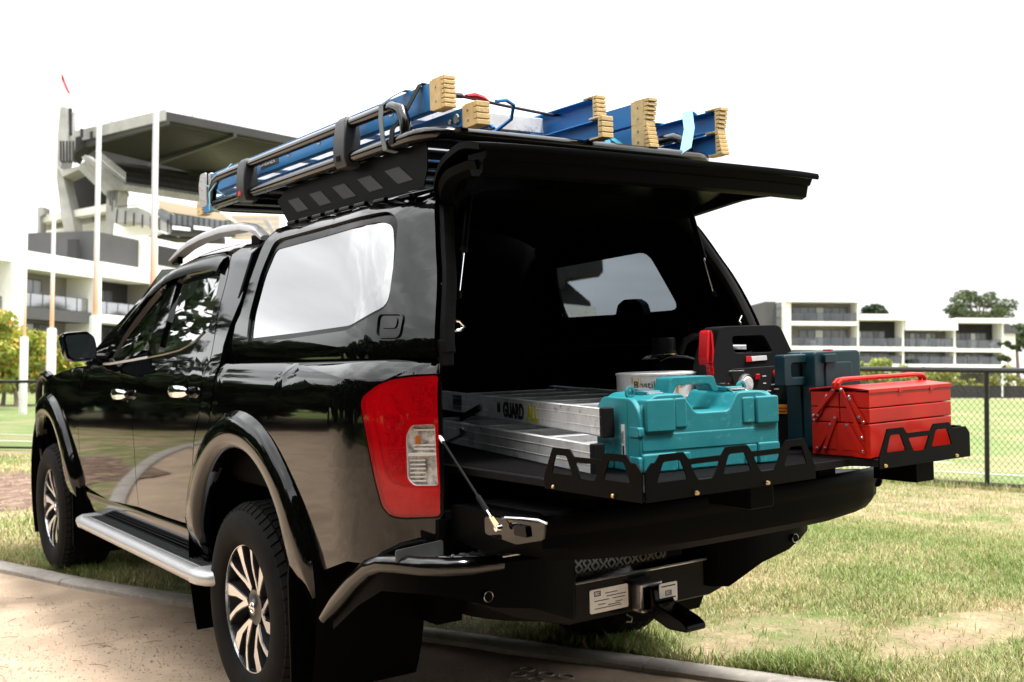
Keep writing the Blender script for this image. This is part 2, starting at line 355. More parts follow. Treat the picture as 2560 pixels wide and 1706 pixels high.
# ---- cab panels
FE = [(2.432,.93),(2.445,.783),(2.444,.56),(2.444,.50)]
fend = [(2.44,.50),(2.445,.783),(2.432,.93),(2.42,1.08),(2.38,1.20),(2.30,1.258),(2.6,1.245),(3.0,1.205),(3.4,1.13),(3.62,1.06),(3.80,.93),(3.86,.80),(3.84,.66),(3.76,.58),(3.64,.52)]+arch(3.15, 0, 182)
panel('front_fender', fend, body, 'paint', TR)
splt = [(1.295,1.285),(1.33,1.15),(1.388,1.0),(1.376,.853),(1.398,.707),(1.413,.585)]
fdoor = [(2.445,.60),(2.445,.783),(2.432,.93),(2.42,1.08),(2.38,1.20),(2.30,1.258),(2.16,1.285),(2.02,1.425),(1.84,1.572),(1.62,1.682),(1.47,1.712),(1.425,1.62),(1.335,1.40)]+splt+[(1.96,.560),(2.13,.572),(2.31,.585)]
fgl = [(2.045,1.288),(1.905,1.418),(1.72,1.558),(1.58,1.618),(1.462,1.642),(1.43,1.59),(1.365,1.44),(1.325,1.305)]
rdoor = splt[::-1]+[(1.335,1.40),(1.425,1.62),(1.47,1.712),(1.177,1.746),(.80,1.738),(.665,1.715),(.60,1.645),(.525,1.466),(.471,1.361),(.43,1.2),(.455,1.06),(.517,.97),(.579,.78),(.632,.66),(.62,.592),(1.0,.585)]
rgl = [(1.165,1.312),(1.188,1.463),(1.281,1.64),(1.25,1.665),(.74,1.672),(.69,1.64),(.575,1.43),(.60,1.402),(.698,1.362),(.884,1.328)]
fd = panel('door', fdoor, cab, 'paint', TR, holes=[fgl]); rd = panel('door', rdoor, cab, 'paint', TR, holes=[rgl])
def glz(nm, hole, fn, m_, par, rec, grow=.004):
    return panel(nm, inset(hole, -grow), fn, m_, par, depth=0, gap=0, off=-rec, step=(.12,.06))
glz('door_glass', fgl, cab, 'cab_glass', fd, .014); glz('door_glass', rgl, cab, 'cab_glass', rd, .014)
cpil = [(.665,1.72),(.60,1.65),(.525,1.47),(.471,1.365),(.43,1.2),(.455,1.06),(.517,.97),(.579,.78),(.632,.66),(.62,.58),(.53,.57),(.49,.66),(.47,.747),(.37,.973),(.30,1.142),(.312,1.24),(.345,1.33),(.325,1.508),(.37,1.65),(.43,1.745),(.60,1.752)]
panel('cab_pillar', cpil, cab, 'paint', TR)
rail = [(2.45,1.26),(2.31,1.262),(2.165,1.290),(2.02,1.43),(1.84,1.577),(1.62,1.688),(1.47,1.718),(1.177,1.752),(.80,1.744),(.66,1.724),(.61,1.756),(.43,1.75),(.43,1.775),(.8,1.785),(1.2,1.79),(1.5,1.775),(1.76,1.73),(1.92,1.662),(2.08,1.572),(2.27,1.455),(2.42,1.32)]
panel('cab_roof_side', rail, cab, 'paint', TR, step=(.06, .02))
# roof skin
mb = MB(); rings = []
for Y in np.linspace(.42, 1.80, 16):
    top = ROOFZ(Y); half = []
    for q in np.linspace(0, 1, 12):
        z = (top-.045)+.045*math.sin(q*PI/2); half.append((cab(Y, z), Y, z+.0))
    rings.append(half+[(-x, y, z) for x, y, z in half[-2::-1]])
mb.loft(rings, closed=False, cap=False).build('cab_roof', 'paint', TR, sharp=60)
# windscreen, bonnet, cowl
mb = MB(); rings = []
for t in np.linspace(0, 1, 9):
    ring = []
    for u in np.linspace(-1, 1, 15):
        wx = .60+(.80-.60)*t; ring.append((wx*u, 1.80+.62*t+(.06+.12*t)*(1-u*u), 1.755-.015*u*u-(.50-.03*(1-u*u))*t))
    rings.append(ring)
mb.loft(rings, closed=False, cap=False).build('windscreen', 'cab_glass', TR, sharp=60)
mb = MB(); rings = []
for t in np.linspace(0, 1, 12):
    Y = 2.36+1.40*t; w_ = .845-.02*t-max(0, (Y-3.2)/.55)**2*.10; e = 1.246-.03*t-.11*t**2.4; ring = []
    for u in np.linspace(-1, 1, 21):
        ring.append((w_*u, Y+.10*(1-u*u)*t, e+.055*(1-abs(u)**2.2)-.012*abs(u)**8))
    rings.append(ring)
mb.loft(rings, closed=False, cap=False).build('bonnet', 'paint', TR, sharp=60)
# front end: nose, bumper and headlights
mb = MB(); rings = []
for z, y0 in ((1.10, 3.86), (1.02, 3.93), (.90, 3.97), (.78, 4.0), (.62, 4.0), (.50, 3.93), (.42, 3.80)):
    rings.append([(.80*u, y0-.25*abs(u)**3, z) for u in np.linspace(-1, 1, 19)])
mb.loft(rings, closed=False, cap=False).build('front_bumper', 'satin_black', TR)
for sd_ in (-1, 1):
    mb = MB(); rings = []
    for t in np.linspace(0, 1, 6): rings.append([(sd_*(.795-.10*s_), 3.66+.09*t*0+.22*s_, 1.075-.13*t-.02*s_) for s_ in np.linspace(0, 1, 6)])
    mb.loft(rings, closed=False, cap=False).build('headlight', 'lens_clear', TR)
mb = MB(); hp = []
for sd_ in (-1, 1):
    hp = [(sd_*.74, 3.74, 1.16), (sd_*.74, 3.84, 1.185), (sd_*.74, 3.93, 1.182), (sd_*.74, 4.03, 1.15), (sd_*.74, 4.08, 1.08), (sd_*.74, 4.09, .95), (sd_*.72, 4.09, .80), (sd_*.66, 4.08, .66)]
    MB().tube(hp, .032, 10).build('nudge_bar', 'gloss_black', TR)
MB().tube([(-.74, 4.08, 1.08), (-.4, 4.16, 1.085), (.4, 4.16, 1.085), (.74, 4.08, 1.08)], .03, 10).build('nudge_bar', 'gloss_black', TR)
# chrome waist strips
for sd_ in (-1, 1):
    for seg in ([(2.10,1.262),(1.92,1.263),(1.60,1.277),(1.30,1.292)], [(1.285,1.293),(1.06,1.306),(.86,1.322),(.70,1.352),(.61,1.390)]):
        ring = []
        for Y, z in seg:
            x = -cab(Y, z); ring.append([(sd_*(x+.004), Y, z+.005), (sd_*(x+.006), Y, z), (sd_*(x+.004), Y, z-.006), (sd_*(x-.012), Y, z-.006), (sd_*(x-.012), Y, z+.005)])
        MB().loft(ring).build('waist_strip', 'satin_alloy' if seg[0][0] > 2 else 'paint', fd[0 if sd_ < 0 else 1] if seg[0][0] > 2 else rd[0 if sd_ < 0 else 1])
# weather shields over the side glass
for nm_, seg in (('weather_shield', [(2.0,1.415,1.452),(1.85,1.522,1.575),(1.70,1.582,1.655),(1.56,1.612,1.695),(1.475,1.632,1.712)]), ('weather_shield', [(1.462,1.638,1.715),(1.30,1.655,1.735),(1.0,1.668,1.742),(.78,1.665,1.735),(.69,1.648,1.715)])):
    for k, sd_ in enumerate((-1, 1)):
        rings = []
        for Y, z0, z1 in seg:
            rings.append([(sd_*(-cab(Y, z1)+.004), Y, z1), (sd_*(-cab(Y, z1-.012)+.018), Y, z1-.012), (sd_*(-cab(Y, (z0+z1)/2)+.022), Y, (z0+z1)/2), (sd_*(-cab(Y, z0)+.022), Y, z0), (sd_*(-cab(Y, z0)+.018), Y, z0), (sd_*(-cab(Y, z1-.02)+.006), Y, z1-.02)])
        MB().loft(rings).build(nm_, 'gloss_black', TR, sharp=30)
# door handles
for Yh, zh, par in ((1.535, 1.108, fd), (.655, 1.138, rd)):
    for k, sd_ in enumerate((-1, 1)):
        x = -body(Yh, zh); rings = []
        for t in np.linspace(-1, 1, 9):
            r = .026*(1-abs(t)**4*.55); xo = x+.020+.016*(1-t*t); rings.append([(sd_*(xo+.010*math.cos(a)), Yh+.118*t, zh+.012+r*math.sin(a)) for a in np.linspace(0, 2*PI, 11)[:-1]])
        h_ = MB().loft(rings).build('handle', 'chrome', par[k])
        cup = MB(); cup.lathe([(.060,.0),(.063,.004),(.066,.0)], (sd_*(x+.001), Yh-.01, zh-.018), 'x', 28, PI, 2*PI); cup.build('handle_cup_ring', 'chrome', par[k])
        MB().lathe([(.0,.0005),(.058,.0005)], (sd_*(x+.0012), Yh-.01, zh-.018), 'x', 28).build('handle_cup', 'liner', par[k])
# mirrors
for sd_ in (-1, 1):
    hous = [(1.062,1.405),(1.045,1.425),(.94,1.432),(.900,1.405),(.888,1.345),(.893,1.292),(.91,1.280),(1.02,1.281),(1.045,1.30)]
    rings = []
    for Yo, sc in ((1.955, .90), (1.945, 1.0), (1.985, 1.03), (2.05, .98), (2.10, .80), (2.125, .5)):
        rings.append([(sd_*(.97+(a-.97)*sc), Yo+(.03 if a < .93 else 0), 1.355+(b-1.355)*sc) for a, b in fillet(hous, .02, 3)])
    mo = MB().loft(rings).build('mirror', 'paint', TR, sharp=50)
    MB().prism([(sd_*a, b) for a, b in inset(fillet(hous, .02, 3), .013)], 'y', 1.938, 1.946).build('mirror_glass', 'mirror_dark', mo)
    MB().tube([(sd_*.90, 2.03, 1.292), (sd_*.84, 2.07, 1.285)], [.028, .034], 10).build('mirror_arm', 'gloss_black', mo)
# roof rails
for sd_ in (-1, 1):
    topc = [(1.62,1.770),(1.50,1.800),(1.36,1.824),(1.15,1.842),(.90,1.848),(.66,1.838),(.55,1.820),(.47,1.795),(.42,1.768)]
    rings = []
    for i, (Y, z) in enumerate(topc):
        e = .021 if 0 < i < 8 else .012; ww = .024; rings.append([(sd_*(.595+ww), Y, z-e*.6), (sd_*(.595+ww), Y, z+e*.3), (sd_*(.595+ww*.4), Y, z+e), (sd_*(.595-ww*.4), Y, z+e), (sd_*(.595-ww), Y, z+e*.2), (sd_*(.595-ww), Y, z-e)])
    rr = MB().loft(rings).build('roof_rail', 'satin_alloy', TR, sharp=45)
    for Y, z in ((1.56, 1.765), (.50, 1.772)): MB().box((sd_*.595-.014, Y-.05, 1.745), (sd_*.595+.014, Y+.05, z+.02)).build('rail_foot', 'gloss_black', rr, .006)
# ---- tail lamps
lamp_w = fillet([(-1.0318,1.049),(-1.0452,1.077),(-1.0942,1.079),(-1.098,.901),(-1.0465,.901),(-1.0328,.921)], .008, 3)
g_ = panel('tail_lamp', fillet(inset(lamp, -.003), .012, 3), body, 'lamp_inner', TR, off=-.012, depth=0, gap=0, step=(.015, .03))
panel('lamp_gasket', fillet(inset(lamp, -.0055), .012, 3), body, 'gloss_black', g_, off=.002, depth=.014, gap=0, step=(.015, .03), holes=[fillet(inset(lamp, .003), .012, 3)])
panel('lens', fillet(inset(lamp, .002), .012, 3), body, 'lens_red', g_, off=.006, depth=.008, gap=0, step=(.012, .03), holes=[lamp_w])
panel('clear_reflector', inset(lamp_w, -.001), body, 'lens_clear', g_, off=-.006, depth=0, gap=0, step=(.01, .02))
panel('clear_lens', lamp_w, body, 'clear_cover', g_, off=.0065, depth=0, gap=0, step=(.01, .03))
panel('clear_frame', inset(lamp_w, -.0025), body, 'label_white', g_, off=.003, depth=.012, gap=0, step=(.01, .03), holes=[inset(lamp_w, .0012)])
for z in np.linspace(.912, .972, 6): panel('reflector_rib', [(-1.038,z),(-1.072,z),(-1.072,z+.004),(-1.038,z+.004)], body, 'label_white', g_, off=-.002, depth=.004, gap=0, step=None)
panel('reflector_bar', [(-1.034,.986),(-1.097,.988),(-1.097,.996),(-1.034,.996)], body, 'label_white', g_, off=.000, depth=.008, gap=0, step=(.015, .05))
panel('amber_bulb', rrect(-1.062, 1.022, -1.052, 1.046, .004), body, 'lens_amber', g_, off=.000, depth=.006, gap=0, step=None)
for z in (1.005, 1.016, 1.060): panel('reflector_line', [(-1.048,z),(-1.094,z),(-1.094,z+.005),(-1.048,z+.005)], body, 'label_white', g_, off=-.002, depth=.004, gap=0, step=None)
# inside the red lens: light guide, bulb chamber, stepped shelves
panel('light_guide', [(-.927,1.12),(-.936,1.12),(-.957,1.02),(-.974,.94),(-.992,.908),(-1.02,.896),(-1.098,.893),(-1.098,.884),(-1.016,.884),(-.982,.897),(-.962,.932),(-.944,1.02)], body, 'lamp_rim', g_, off=.0, depth=.010, gap=0, step=(.015, .03))
panel('bulb_chamber', fillet([(-1.046,1.200),(-1.088,1.205),(-1.090,1.108),(-1.054,1.108),(-1.042,1.13)], .012, 2), body, 'lamp_cell', g_, off=-.004, depth=.006, gap=0, step=(.012, .02))
panel('lamp_ridge', [(-.983,1.165),(-.993,1.17),(-1.010,1.108),(-1.03,1.090),(-1.097,1.094),(-1.097,1.102),(-1.032,1.099),(-1.014,1.115)], body, 'lamp_rim', g_, off=.003, depth=.012, gap=0, step=(.015, .03))
for z0, z1 in ((1.06, 1.10), (1.015, 1.05), (.972, 1.005), (.930, .962)): panel('lamp_shelf', fillet([(-.975+.10*(1.1-z0),z0),(-1.022,z0-.002),(-1.022,z1),(-.970+.10*(1.1-z1),z1+.002)] if False else [(-.972-.12*(1.1-z0),z0),(-1.024,z0-.002),(-1.024,z1),(-.968-.12*(1.1-z1),z1+.002)], .004, 2), body, 'lamp_cell', g_, off=-.003, depth=.008, gap=0, step=(.012, .02))
# ---- canopy
cane = [(.40,1.272),(.385,1.32),(.32,1.40),(.288,1.454),(.286,1.579),(.262,1.698),(.25,1.738),(.20,1.785)]
canr = [(RE(z), z) for z in np.linspace(1.788, 1.272, 24)]
cwin = fillet([(.150,1.343),(.191,1.451),(.191,1.608),(.150,1.722),(.101,1.734),(-.379,1.741),(-.70,1.749),(-.765,1.715),(-.823,1.589),(-.876,1.430),(-.698,1.364),(-.221,1.345)], .035, 4)
cgl = fillet([(.146,1.357),(.180,1.421),(.172,1.572),(.130,1.697),(-.317,1.707),(-.687,1.721),(-.745,1.700),(-.79,1.63),(-.838,1.528),(-.858,1.440),(-.691,1.382),(-.322,1.369)], .03, 4)
cs = panel('canopy_side', cane[::-1]+[] if False else cane+[(-.3,1.789)]+canr, canopy, 'paint', TR, holes=[cwin], depth=.03, step=(.05, .035), gap=.002)
panel('canopy_lining', inset(cane+[(-.3,1.789)]+canr, .012), canopy, 'liner', cs, holes=[fillet([(.20,1.425),(.255,1.56),(.235,1.645),(-.50,1.672),(-.60,1.43),(-.30,1.425)], .05, 4)], off=-.034, depth=0, step=(.08, .05), gap=0)
panel('window_frame', inset(cwin, -.006), canopy, 'gloss_black', cs, holes=[cgl], off=-.010, depth=.01, gap=0, step=(.08, .06))
panel('window', inset(cgl, -.004), canopy, 'tint_glass', cs, off=-.013, depth=0, gap=0, step=(.10, .06))
ltc = [(-.850,1.406),(-.944,1.402),(-.954,1.337),(-.867,1.340)]
panel('latch_bezel', fillet(inset(ltc, -.008), .022, 4), canopy, 'paint', cs, holes=[fillet(ltc, .016, 4)], off=.006, depth=.012, gap=0, step=(.03, .03))
panel('latch', fillet(ltc, .016, 4), canopy, 'gloss_black', cs, off=-.004, depth=0, gap=0, step=(.03, .03))
panel('latch_handle', fillet([(-.863,1.398),(-.930,1.396),(-.936,1.362),(-.872,1.364)], .012, 3), canopy, 'paint', cs, off=.004, depth=.008, gap=0, step=(.03, .03))
mb = MB(); rings = []
zz = [1.79, 1.80, 1.815, 1.83, 1.845, 1.857, 1.867, 1.874, 1.878, 1.88]
for t in np.linspace(0, 1, 14):
    half = []
    for z in zz:
        y1 = RE(z); Y = .20+(y1-.20)*t; half.append((canopy(Y, z), Y, z-.02*max(0, .25-t)/.25))
    rings.append(half+[(-x, y, z) for x, y, z in half[-2::-1]])
cr_ = mb.loft(rings, closed=False, cap=False).build('canopy_roof', 'paint', TR, sharp=60)
MB().loft([[(x*.96, y, z-.035) for x, y, z in r] for r in rings], closed=False, cap=False).build('canopy_lining', 'liner', cr_)
for sd_ in (-1, 1):                                    # drip channel with raised clips
    for k in range(9):
        Y = .10-.115*k; MB().box((sd_*-canopy(Y, 1.795)-.009, Y-.045, 1.79), (sd_*-canopy(Y, 1.795)+.009, Y+.035, 1.803)).build('gutter_clip', 'gloss_black', cr_, .004)
# canopy front wall, cab rear wall with window
pf = [(canopy(.28, z), z-.01) for z in (1.27, 1.4, 1.5, 1.6, 1.7, 1.76, 1.80, 1.83, 1.85, 1.865)]; MB().prism(pf+[(-x, z) for x, z in pf[::-1]], 'y', .262, .272).build('canopy_front', 'liner', TR)
mb = MB(); mb.prism([(-.60,1.27),(-.60,1.40),(-.58,1.62),(-.52,1.70),(.52,1.70),(.58,1.62),(.60,1.40),(.60,1.27)], 'y', .252, .260); mb.build('front_window', 'liner', TR)
mb = MB(); mb.box((-.78, .35, .80), (.78, .37, 1.30)); mb.prism([(-.68,1.70),(.68,1.70),(.60,1.77),(.40,1.80),(-.40,1.80),(-.60,1.77)], 'y', .35, .37); mb.prism([(-.78,1.30),(-.62,1.30),(-.56,1.70),(-.68,1.70),(-.75,1.5)], 'y', .35, .37); mb.prism([(.78,1.30),(.62,1.30),(.56,1.70),(.68,1.70),(.75,1.5)], 'y', .35, .37); mb.build('cab_rear_wall', 'liner', TR)
# rear opening: rubber seal, jamb trims and latch hooks
for sd_ in (-1, 1):
    pts = [(sd_*(-canopy(RE(z), z)-.045), RE(z)+.005, z) for z in np.linspace(1.285, 1.775, 18)]
    MB().tube(pts, .016, 8, flat=1.6).build('door_seal', 'rubber', TR)
    MB().box((sd_*.655-.030, -1.085, 1.245), (sd_*.655+.02, -1.055, 1.325)).build('seal_foot', 'rubber', TR, .008)
    MB().tube([(sd_*.645, -1.03, 1.385), (sd_*.60, -1.06, 1.378), (sd_*.585, -1.062, 1.362), (sd_*.60, -1.06, 1.350), (sd_*.645, -1.03, 1.348)], .006, 8).build('latch_hook', 'chrome', TR)
# bed shell: floor, inner walls, wheel boxes, top rails
mb = MB(); mb.box((-.78, -.86, .80), (.78, .34, .82)); mb.box((-.69, -1.09, .801), (.69, -.86, .819)); mb.build('bed_floor', 'liner', TR)
for sd_ in (-1, 1):
    MB().prism([(sd_*.797,-.88),(sd_*.797,.34),(sd_*.773,.34),(sd_*.773,-.88),(sd_*.672,-1.06),(sd_*.685,-1.065)], 'z', .82, 1.255).build('bed_liner', 'liner', TR)
    MB().box((sd_*.74-.05, -.80, 1.235), (sd_*.74+.04, .26, 1.285)).build('bed_rail', 'satin_black', TR, .006)
    MB().prism([(-1.045,.80),(-1.07,.80),(-1.07,1.26),(-1.045,1.26)], 'x', sd_*.672, sd_*.690).build('bed_end_post', 'satin_black', TR, .004)
    MB().prism([(-1.08,.66),(-1.105,.66),(-1.105,.80),(-1.08,.80)], 'x', sd_*.02, sd_*.72).build('bed_sill', 'satin_black', TR)
    # wheel-well liner
    MB().lathe([(.62,.0),(.62,.40)], (sd_*.88 if sd_ < 0 else .48, .03, AC), 'x', 40, -.5, PI+.5).build('wheel_well', 'liner', TR)
    MB().lathe([(.60,.0),(.60,.40)], (sd_*.88 if sd_ < 0 else .48, 3.15, AC), 'x', 40, -.5, PI+.5).build('wheel_well', 'liner', TR)
mb = MB(); mb.box((-.50, -.70, .38), (-.40, 3.6, .54)); mb.box((.40, -.70, .38), (.50, 3.6, .54)); mb.box((-.70, .55, .42), (.70, 2.5, .52)); mb.box((-.55, -.86, .50), (.55, .5, .62)); mb.box((-.45, 2.5, .34), (.45, 3.8, .9)); mb.build('chassis', 'liner', TR)
MB().tube([(-.70, 0, .385), (.70, 0, .385)], .055, 12).build('rear_axle', 'liner', TR)
MB().tube([(-.70, 3.15, .40), (.70, 3.15, .40)], .05, 12).build('front_axle', 'liner', TR)
MB().tube([(-.12, -.80, .47), (.35, -.80, .47)], .34, 22).build('spare_wheel', 'tyre', TR) if False else MB().lathe([(.0,.0),(.36,.0),(.38,.05),(.38,.15),(.36,.20),(.0,.20)], (.0, -.60, .38), 'z', 30).build('spare_tyre', 'tyre', TR)
# sills
for sd_ in (-1, 1):
    prof = [(.40,.790),(.43,.826),(.47,.842),(.52,.846),(.555,.852),(.575,.845),(.575,.78),(.40,.74)]
    MB().loft([[(sd_*x, Y, z) for z, x in prof] for Y in (2.46, 2.2, 1.4, .62)]).build('sill', 'paint', TR, sharp=50)
# cab interior: seats, head rests, wheel
seat = MB()
for x, Y in ((-.36, 1.35), (.36, 1.35), (-.36, .58), (0, .58), (.36, .58)):
    seat = MB(); M_ = Matrix.Translation((x, Y, 0)); w_ = .23 if Y > 1 else .2
    seat.prism(fillet([(-.02,.80),(.10,.80),(.02,1.36),(-.10,1.36)], .03, 3), 'x', -w_, w_, M_); seat.prism(fillet([(-.02,.70),(.5,.70),(.5,.86),(-.02,.86)], .03, 3), 'x', -w_, w_, M_); seat.prism(fillet([(-.13,1.37),(-.03,1.37),(-.05,1.57),(-.12,1.57)], .03, 3), 'x', -.13, .13, M_)
    seat.build('seat', 'liner', TR, .01)
MB().tube([(.36+.18*math.cos(a), 1.92+.05*math.sin(a), 1.12+.17*math.sin(a)) for a in np.linspace(0, 2*PI, 25)[:-1]], .014, 8, closed=True).build('steering_wheel', 'liner', TR)
mb = MB(); mb.prism(fillet([(2.0,.8),(2.45,.8),(2.45,1.22),(2.1,1.24),(2.0,1.15)], .05, 3), 'x', -.74, .74); mb.build('dashboard', 'liner', TR)

for sd_ in (-1, 1): MB().prism(fillet([(-.24,1.40),(-.26,1.455),(-.30,1.475),(-.37,1.475),(-.41,1.455),(-.43,1.40)], .012, 3), 'x', sd_*.700, sd_*.742).build('window_latch', 'liner', cs[0 if sd_ < 0 else 1], .006)
# ---- wheels
def make_wheel(x, Y, z, sd_):
    C = Vector((x, Y, z)); s = sd_
    wb = MB().lathe([(.02,-.02*s),(.205,-.03*s),(.228,.06*s),(.225,-.12*s)] if False else [(.0,-.055*s),(.20,-.055*s),(.226,-.01*s),(.228,.03*s)], C, 'x', 40).build('wheel', 'alloy_dark', TR)
    # tyre
    prof = [(.226,.022),(.232,.040),(.252,.052),(.285,.060),(.325,.058),(.352,.044),(.366,.028),(.370,-.02),(.372,-.10),(.370,-.19),(.350,-.235),(.30,-.25),(.23,-.235)]
    ty = MB().lathe([(r, h*s) for r, h in prof], C, 'x', 64).build('tyre', 'tyre', wb, sharp=50)
    tb = MB(); nb = 58
    for i in range(nb):
        for j, (h0, h1, r0) in enumerate(((.012,.040,.360), (-.035,.004,.369), (-.085,-.043,.371), (-.135,-.093,.371), (-.185,-.143,.369), (-.225,-.193,.358))):
            a = 2*PI*(i+.5*(j % 2))/nb; da = 2*PI/nb*.39; ht = .385-r0 if j not in (0, 5) else .380-r0
            vs = []
            for r in (r0-.012, r0+ht):
                sk = .35*(1 if j < 3 else -1)*da
                for (aa, hh) in ((a-da-sk, h0), (a+da-sk, h0), (a+da+sk, h1), (a-da+sk, h1)):
                    rr = r-(.016 if (j == 0 and hh == h1 and r > r0) else 0)-(.016 if (j == 5 and hh == h0 and r > r0) else 0)
                    vs.append(C+Vector((hh*s, math.cos(aa)*rr, math.sin(aa)*rr)))
            tb.add(vs, [(0,1,2,3),(4,5,6,7),(0,1,5,4),(1,2,6,5),(2,3,7,6),(3,0,4,7)])
    t_ = tb.build('tread', 'tyre', wb, sharp=30); t_['kind'] = 'stuff'
    # machined lip
    MB().lathe([(.226,.020*s),(.228,.033*s),(.236,.036*s),(.243,.034*s),(.245,.022*s)], C, 'x', 72).build('rim', 'alloy', wb, sharp=40)
    # six twisted forked spokes: machined faces on dark sides
    def P(r, deg): return (r*math.cos(math.radians(deg)), r*math.sin(math.radians(deg)))
    for k in range(6):
        a = k*60+12
        arms = ([P(.062, a-14), P(.075, a+4), P(.115, a+6), P(.170, a+6.5), P(.231, a+3), P(.231, a-9), P(.190, a-7.5), P(.140, a-4), P(.100, a-5.5)],
                [P(.062, a-14), P(.072, a-2), P(.098, a-9), P(.135, a-19), P(.180, a-26.5), P(.231, a-31), P(.231, a-36), P(.190, a-32.5), P(.150, a-28), P(.105, a-22)])
        for ai, poly in enumerate(arms):
            def pos(p, h): 
                r = math.hypot(*p); return C+Vector((s*(h-.022*max(0, (.16-r)/.10)**1.0*(1 if r < .16 else 0)), p[0]*s*-1 if False else p[0], p[1]))
            f_ = MB(); n = len(poly); f_.add([pos(p, .0285) for p in poly]+[pos(p, .0255) for p in poly], [tuple(range(n)), tuple(range(n, 2*n))[::-1]]+[(i, (i+1) % n, n+(i+1) % n, n+i) for i in range(n)])
            f_.build('spoke_face', 'alloy', wb, sharp=30)
            g2 = MB(); big = inset(poly, -.004); g2.add([pos(p, .0255) for p in big]+[pos(p, -.02) for p in inset(poly, -.008)], [tuple(range(n)), tuple(range(n, 2*n))[::-1]]+[(i, (i+1) % n, n+(i+1) % n, n+i) for i in range(n)])
            g2.build('spoke', 'alloy_dark', wb, sharp=30)
    MB().lathe([(.0,.016*s),(.028,.016*s),(.034,.010*s),(.064,.006*s),(.072,-.03*s)], C, 'x', 32).build('hub_cap', 'alloy_dark', wb, sharp=40)
    em = MB(); em.lathe([(.015,.0165*s),(.0165,.019*s),(.020,.019*s),(.0215,.0165*s)], C, 'x', 28); em.box((C.x+s*.0165, C.y-.026, C.z-.004), (C.x+s*.0195, C.y+.026, C.z+.004)); em.build('hub_emblem', 'chrome', wb)
    for k in range(6):
        q = math.radians(k*60+30); MB().lathe([(.0,.006*s),(.008,.006*s),(.010,-.01*s)], C+Vector((0, .052*math.cos(q), .052*math.sin(q))), 'x', 6).build('wheel_nut', 'chrome' if k % 3 == 0 else 'alloy_dark', wb)
for sd_ in (-1, 1):
    make_wheel(sd_*.848, 0, .370, sd_); make_wheel(sd_*.848, 3.15, .400, sd_)
# ---- mudflaps
for sd_ in (-1, 1):
    MB().prism(fillet([(sd_*.68,.66),(sd_*.905,.62),(sd_*.912,.55),(sd_*.912,.165),(sd_*.68,.18)], .025, 3), 'y', -.452, -.440).build('mudflap', 'satin_black', TR, .003)
    MB().prism(fillet([(sd_*.62,.60),(sd_*.88,.60),(sd_*.885,.22),(sd_*.62,.22)], .03, 3), 'y', 2.63, 2.64).build('mudflap', 'satin_black', TR, .003)
# ---- side steps: ribbed tread between alloy edges, cast end caps
for sd_ in (-1, 1):
    x0, x1 = .80, .965; zt = .462
    body_ = [(x0,zt-.045),(x0,zt-.006),(x1-.055,zt-.006),(x1-.055,zt-.045)]
    st = MB().prism([(sd_*a, b) for a, b in body_], 'y', .36, 2.22).build('side_step', 'satin_black', TR, .002)
    for i in range(6): MB().box((sd_*(x0+.010+.0165*i)-.0022, .38, zt-.006), (sd_*(x0+.010+.0165*i)+.0022, 2.20, zt)).build('tread_rib', 'cast_grey', st, .001, 1)
    edge = [(x1-.052,zt-.048),(x1-.055,zt-.004),(x1-.045,zt+.001),(x1-.02,zt-.002),(x1-.004,zt-.014),(x1,zt-.03),(x1-.006,zt-.048),(x1-.02,zt-.056)]
    MB().loft([[(sd_*a, Y, b) for a, b in edge] for Y in np.linspace(.42, 2.16, 8)]).build('step_edge', 'satin_alloy', st, sharp=50)
    MB().box((sd_*(x1-.060)-.002, .42, zt-.02), (sd_*(x1-.060)+.002, 2.16, zt+.0005)).build('step_edge', 'satin_alloy', st, .001, 1)
    for Ye, dr in ((.42, -1), (2.16, 1)):
        rings = []
        for t, inn, dz in ((0, 0, 0), (.35, .002, 0), (.7, .012, .002), (.9, .030, .006), (1.0, .052, .014)):
            Y = Ye+dr*.15*t; xa = x0+.0; xb = x1-inn
            zz2 = zt+.002-dz*.4; zb = zt-.058+dz*.5
            rings.append([(sd_*xa, Y, zb+.01), (sd_*xa, Y, zz2-.004), (sd_*(xa+.03), Y, zz2), (sd_*(xb-.03), Y, zz2), (sd_*(xb-.006), Y, zz2-.012), (sd_*xb, Y, zz2-.028), (sd_*(xb-.008), Y, zb+.006), (sd_*(xb-.03), Y, zb)])
        MB().loft(rings).build('step_end_cap', 'satin_alloy', st, sharp=55)
    for Y in (.7, 1.3, 1.95): MB().box((sd_*.70-.08, Y-.03, .43), (sd_*.70+.12, Y+.03, .445)).build('step_bracket', 'satin_black', st)
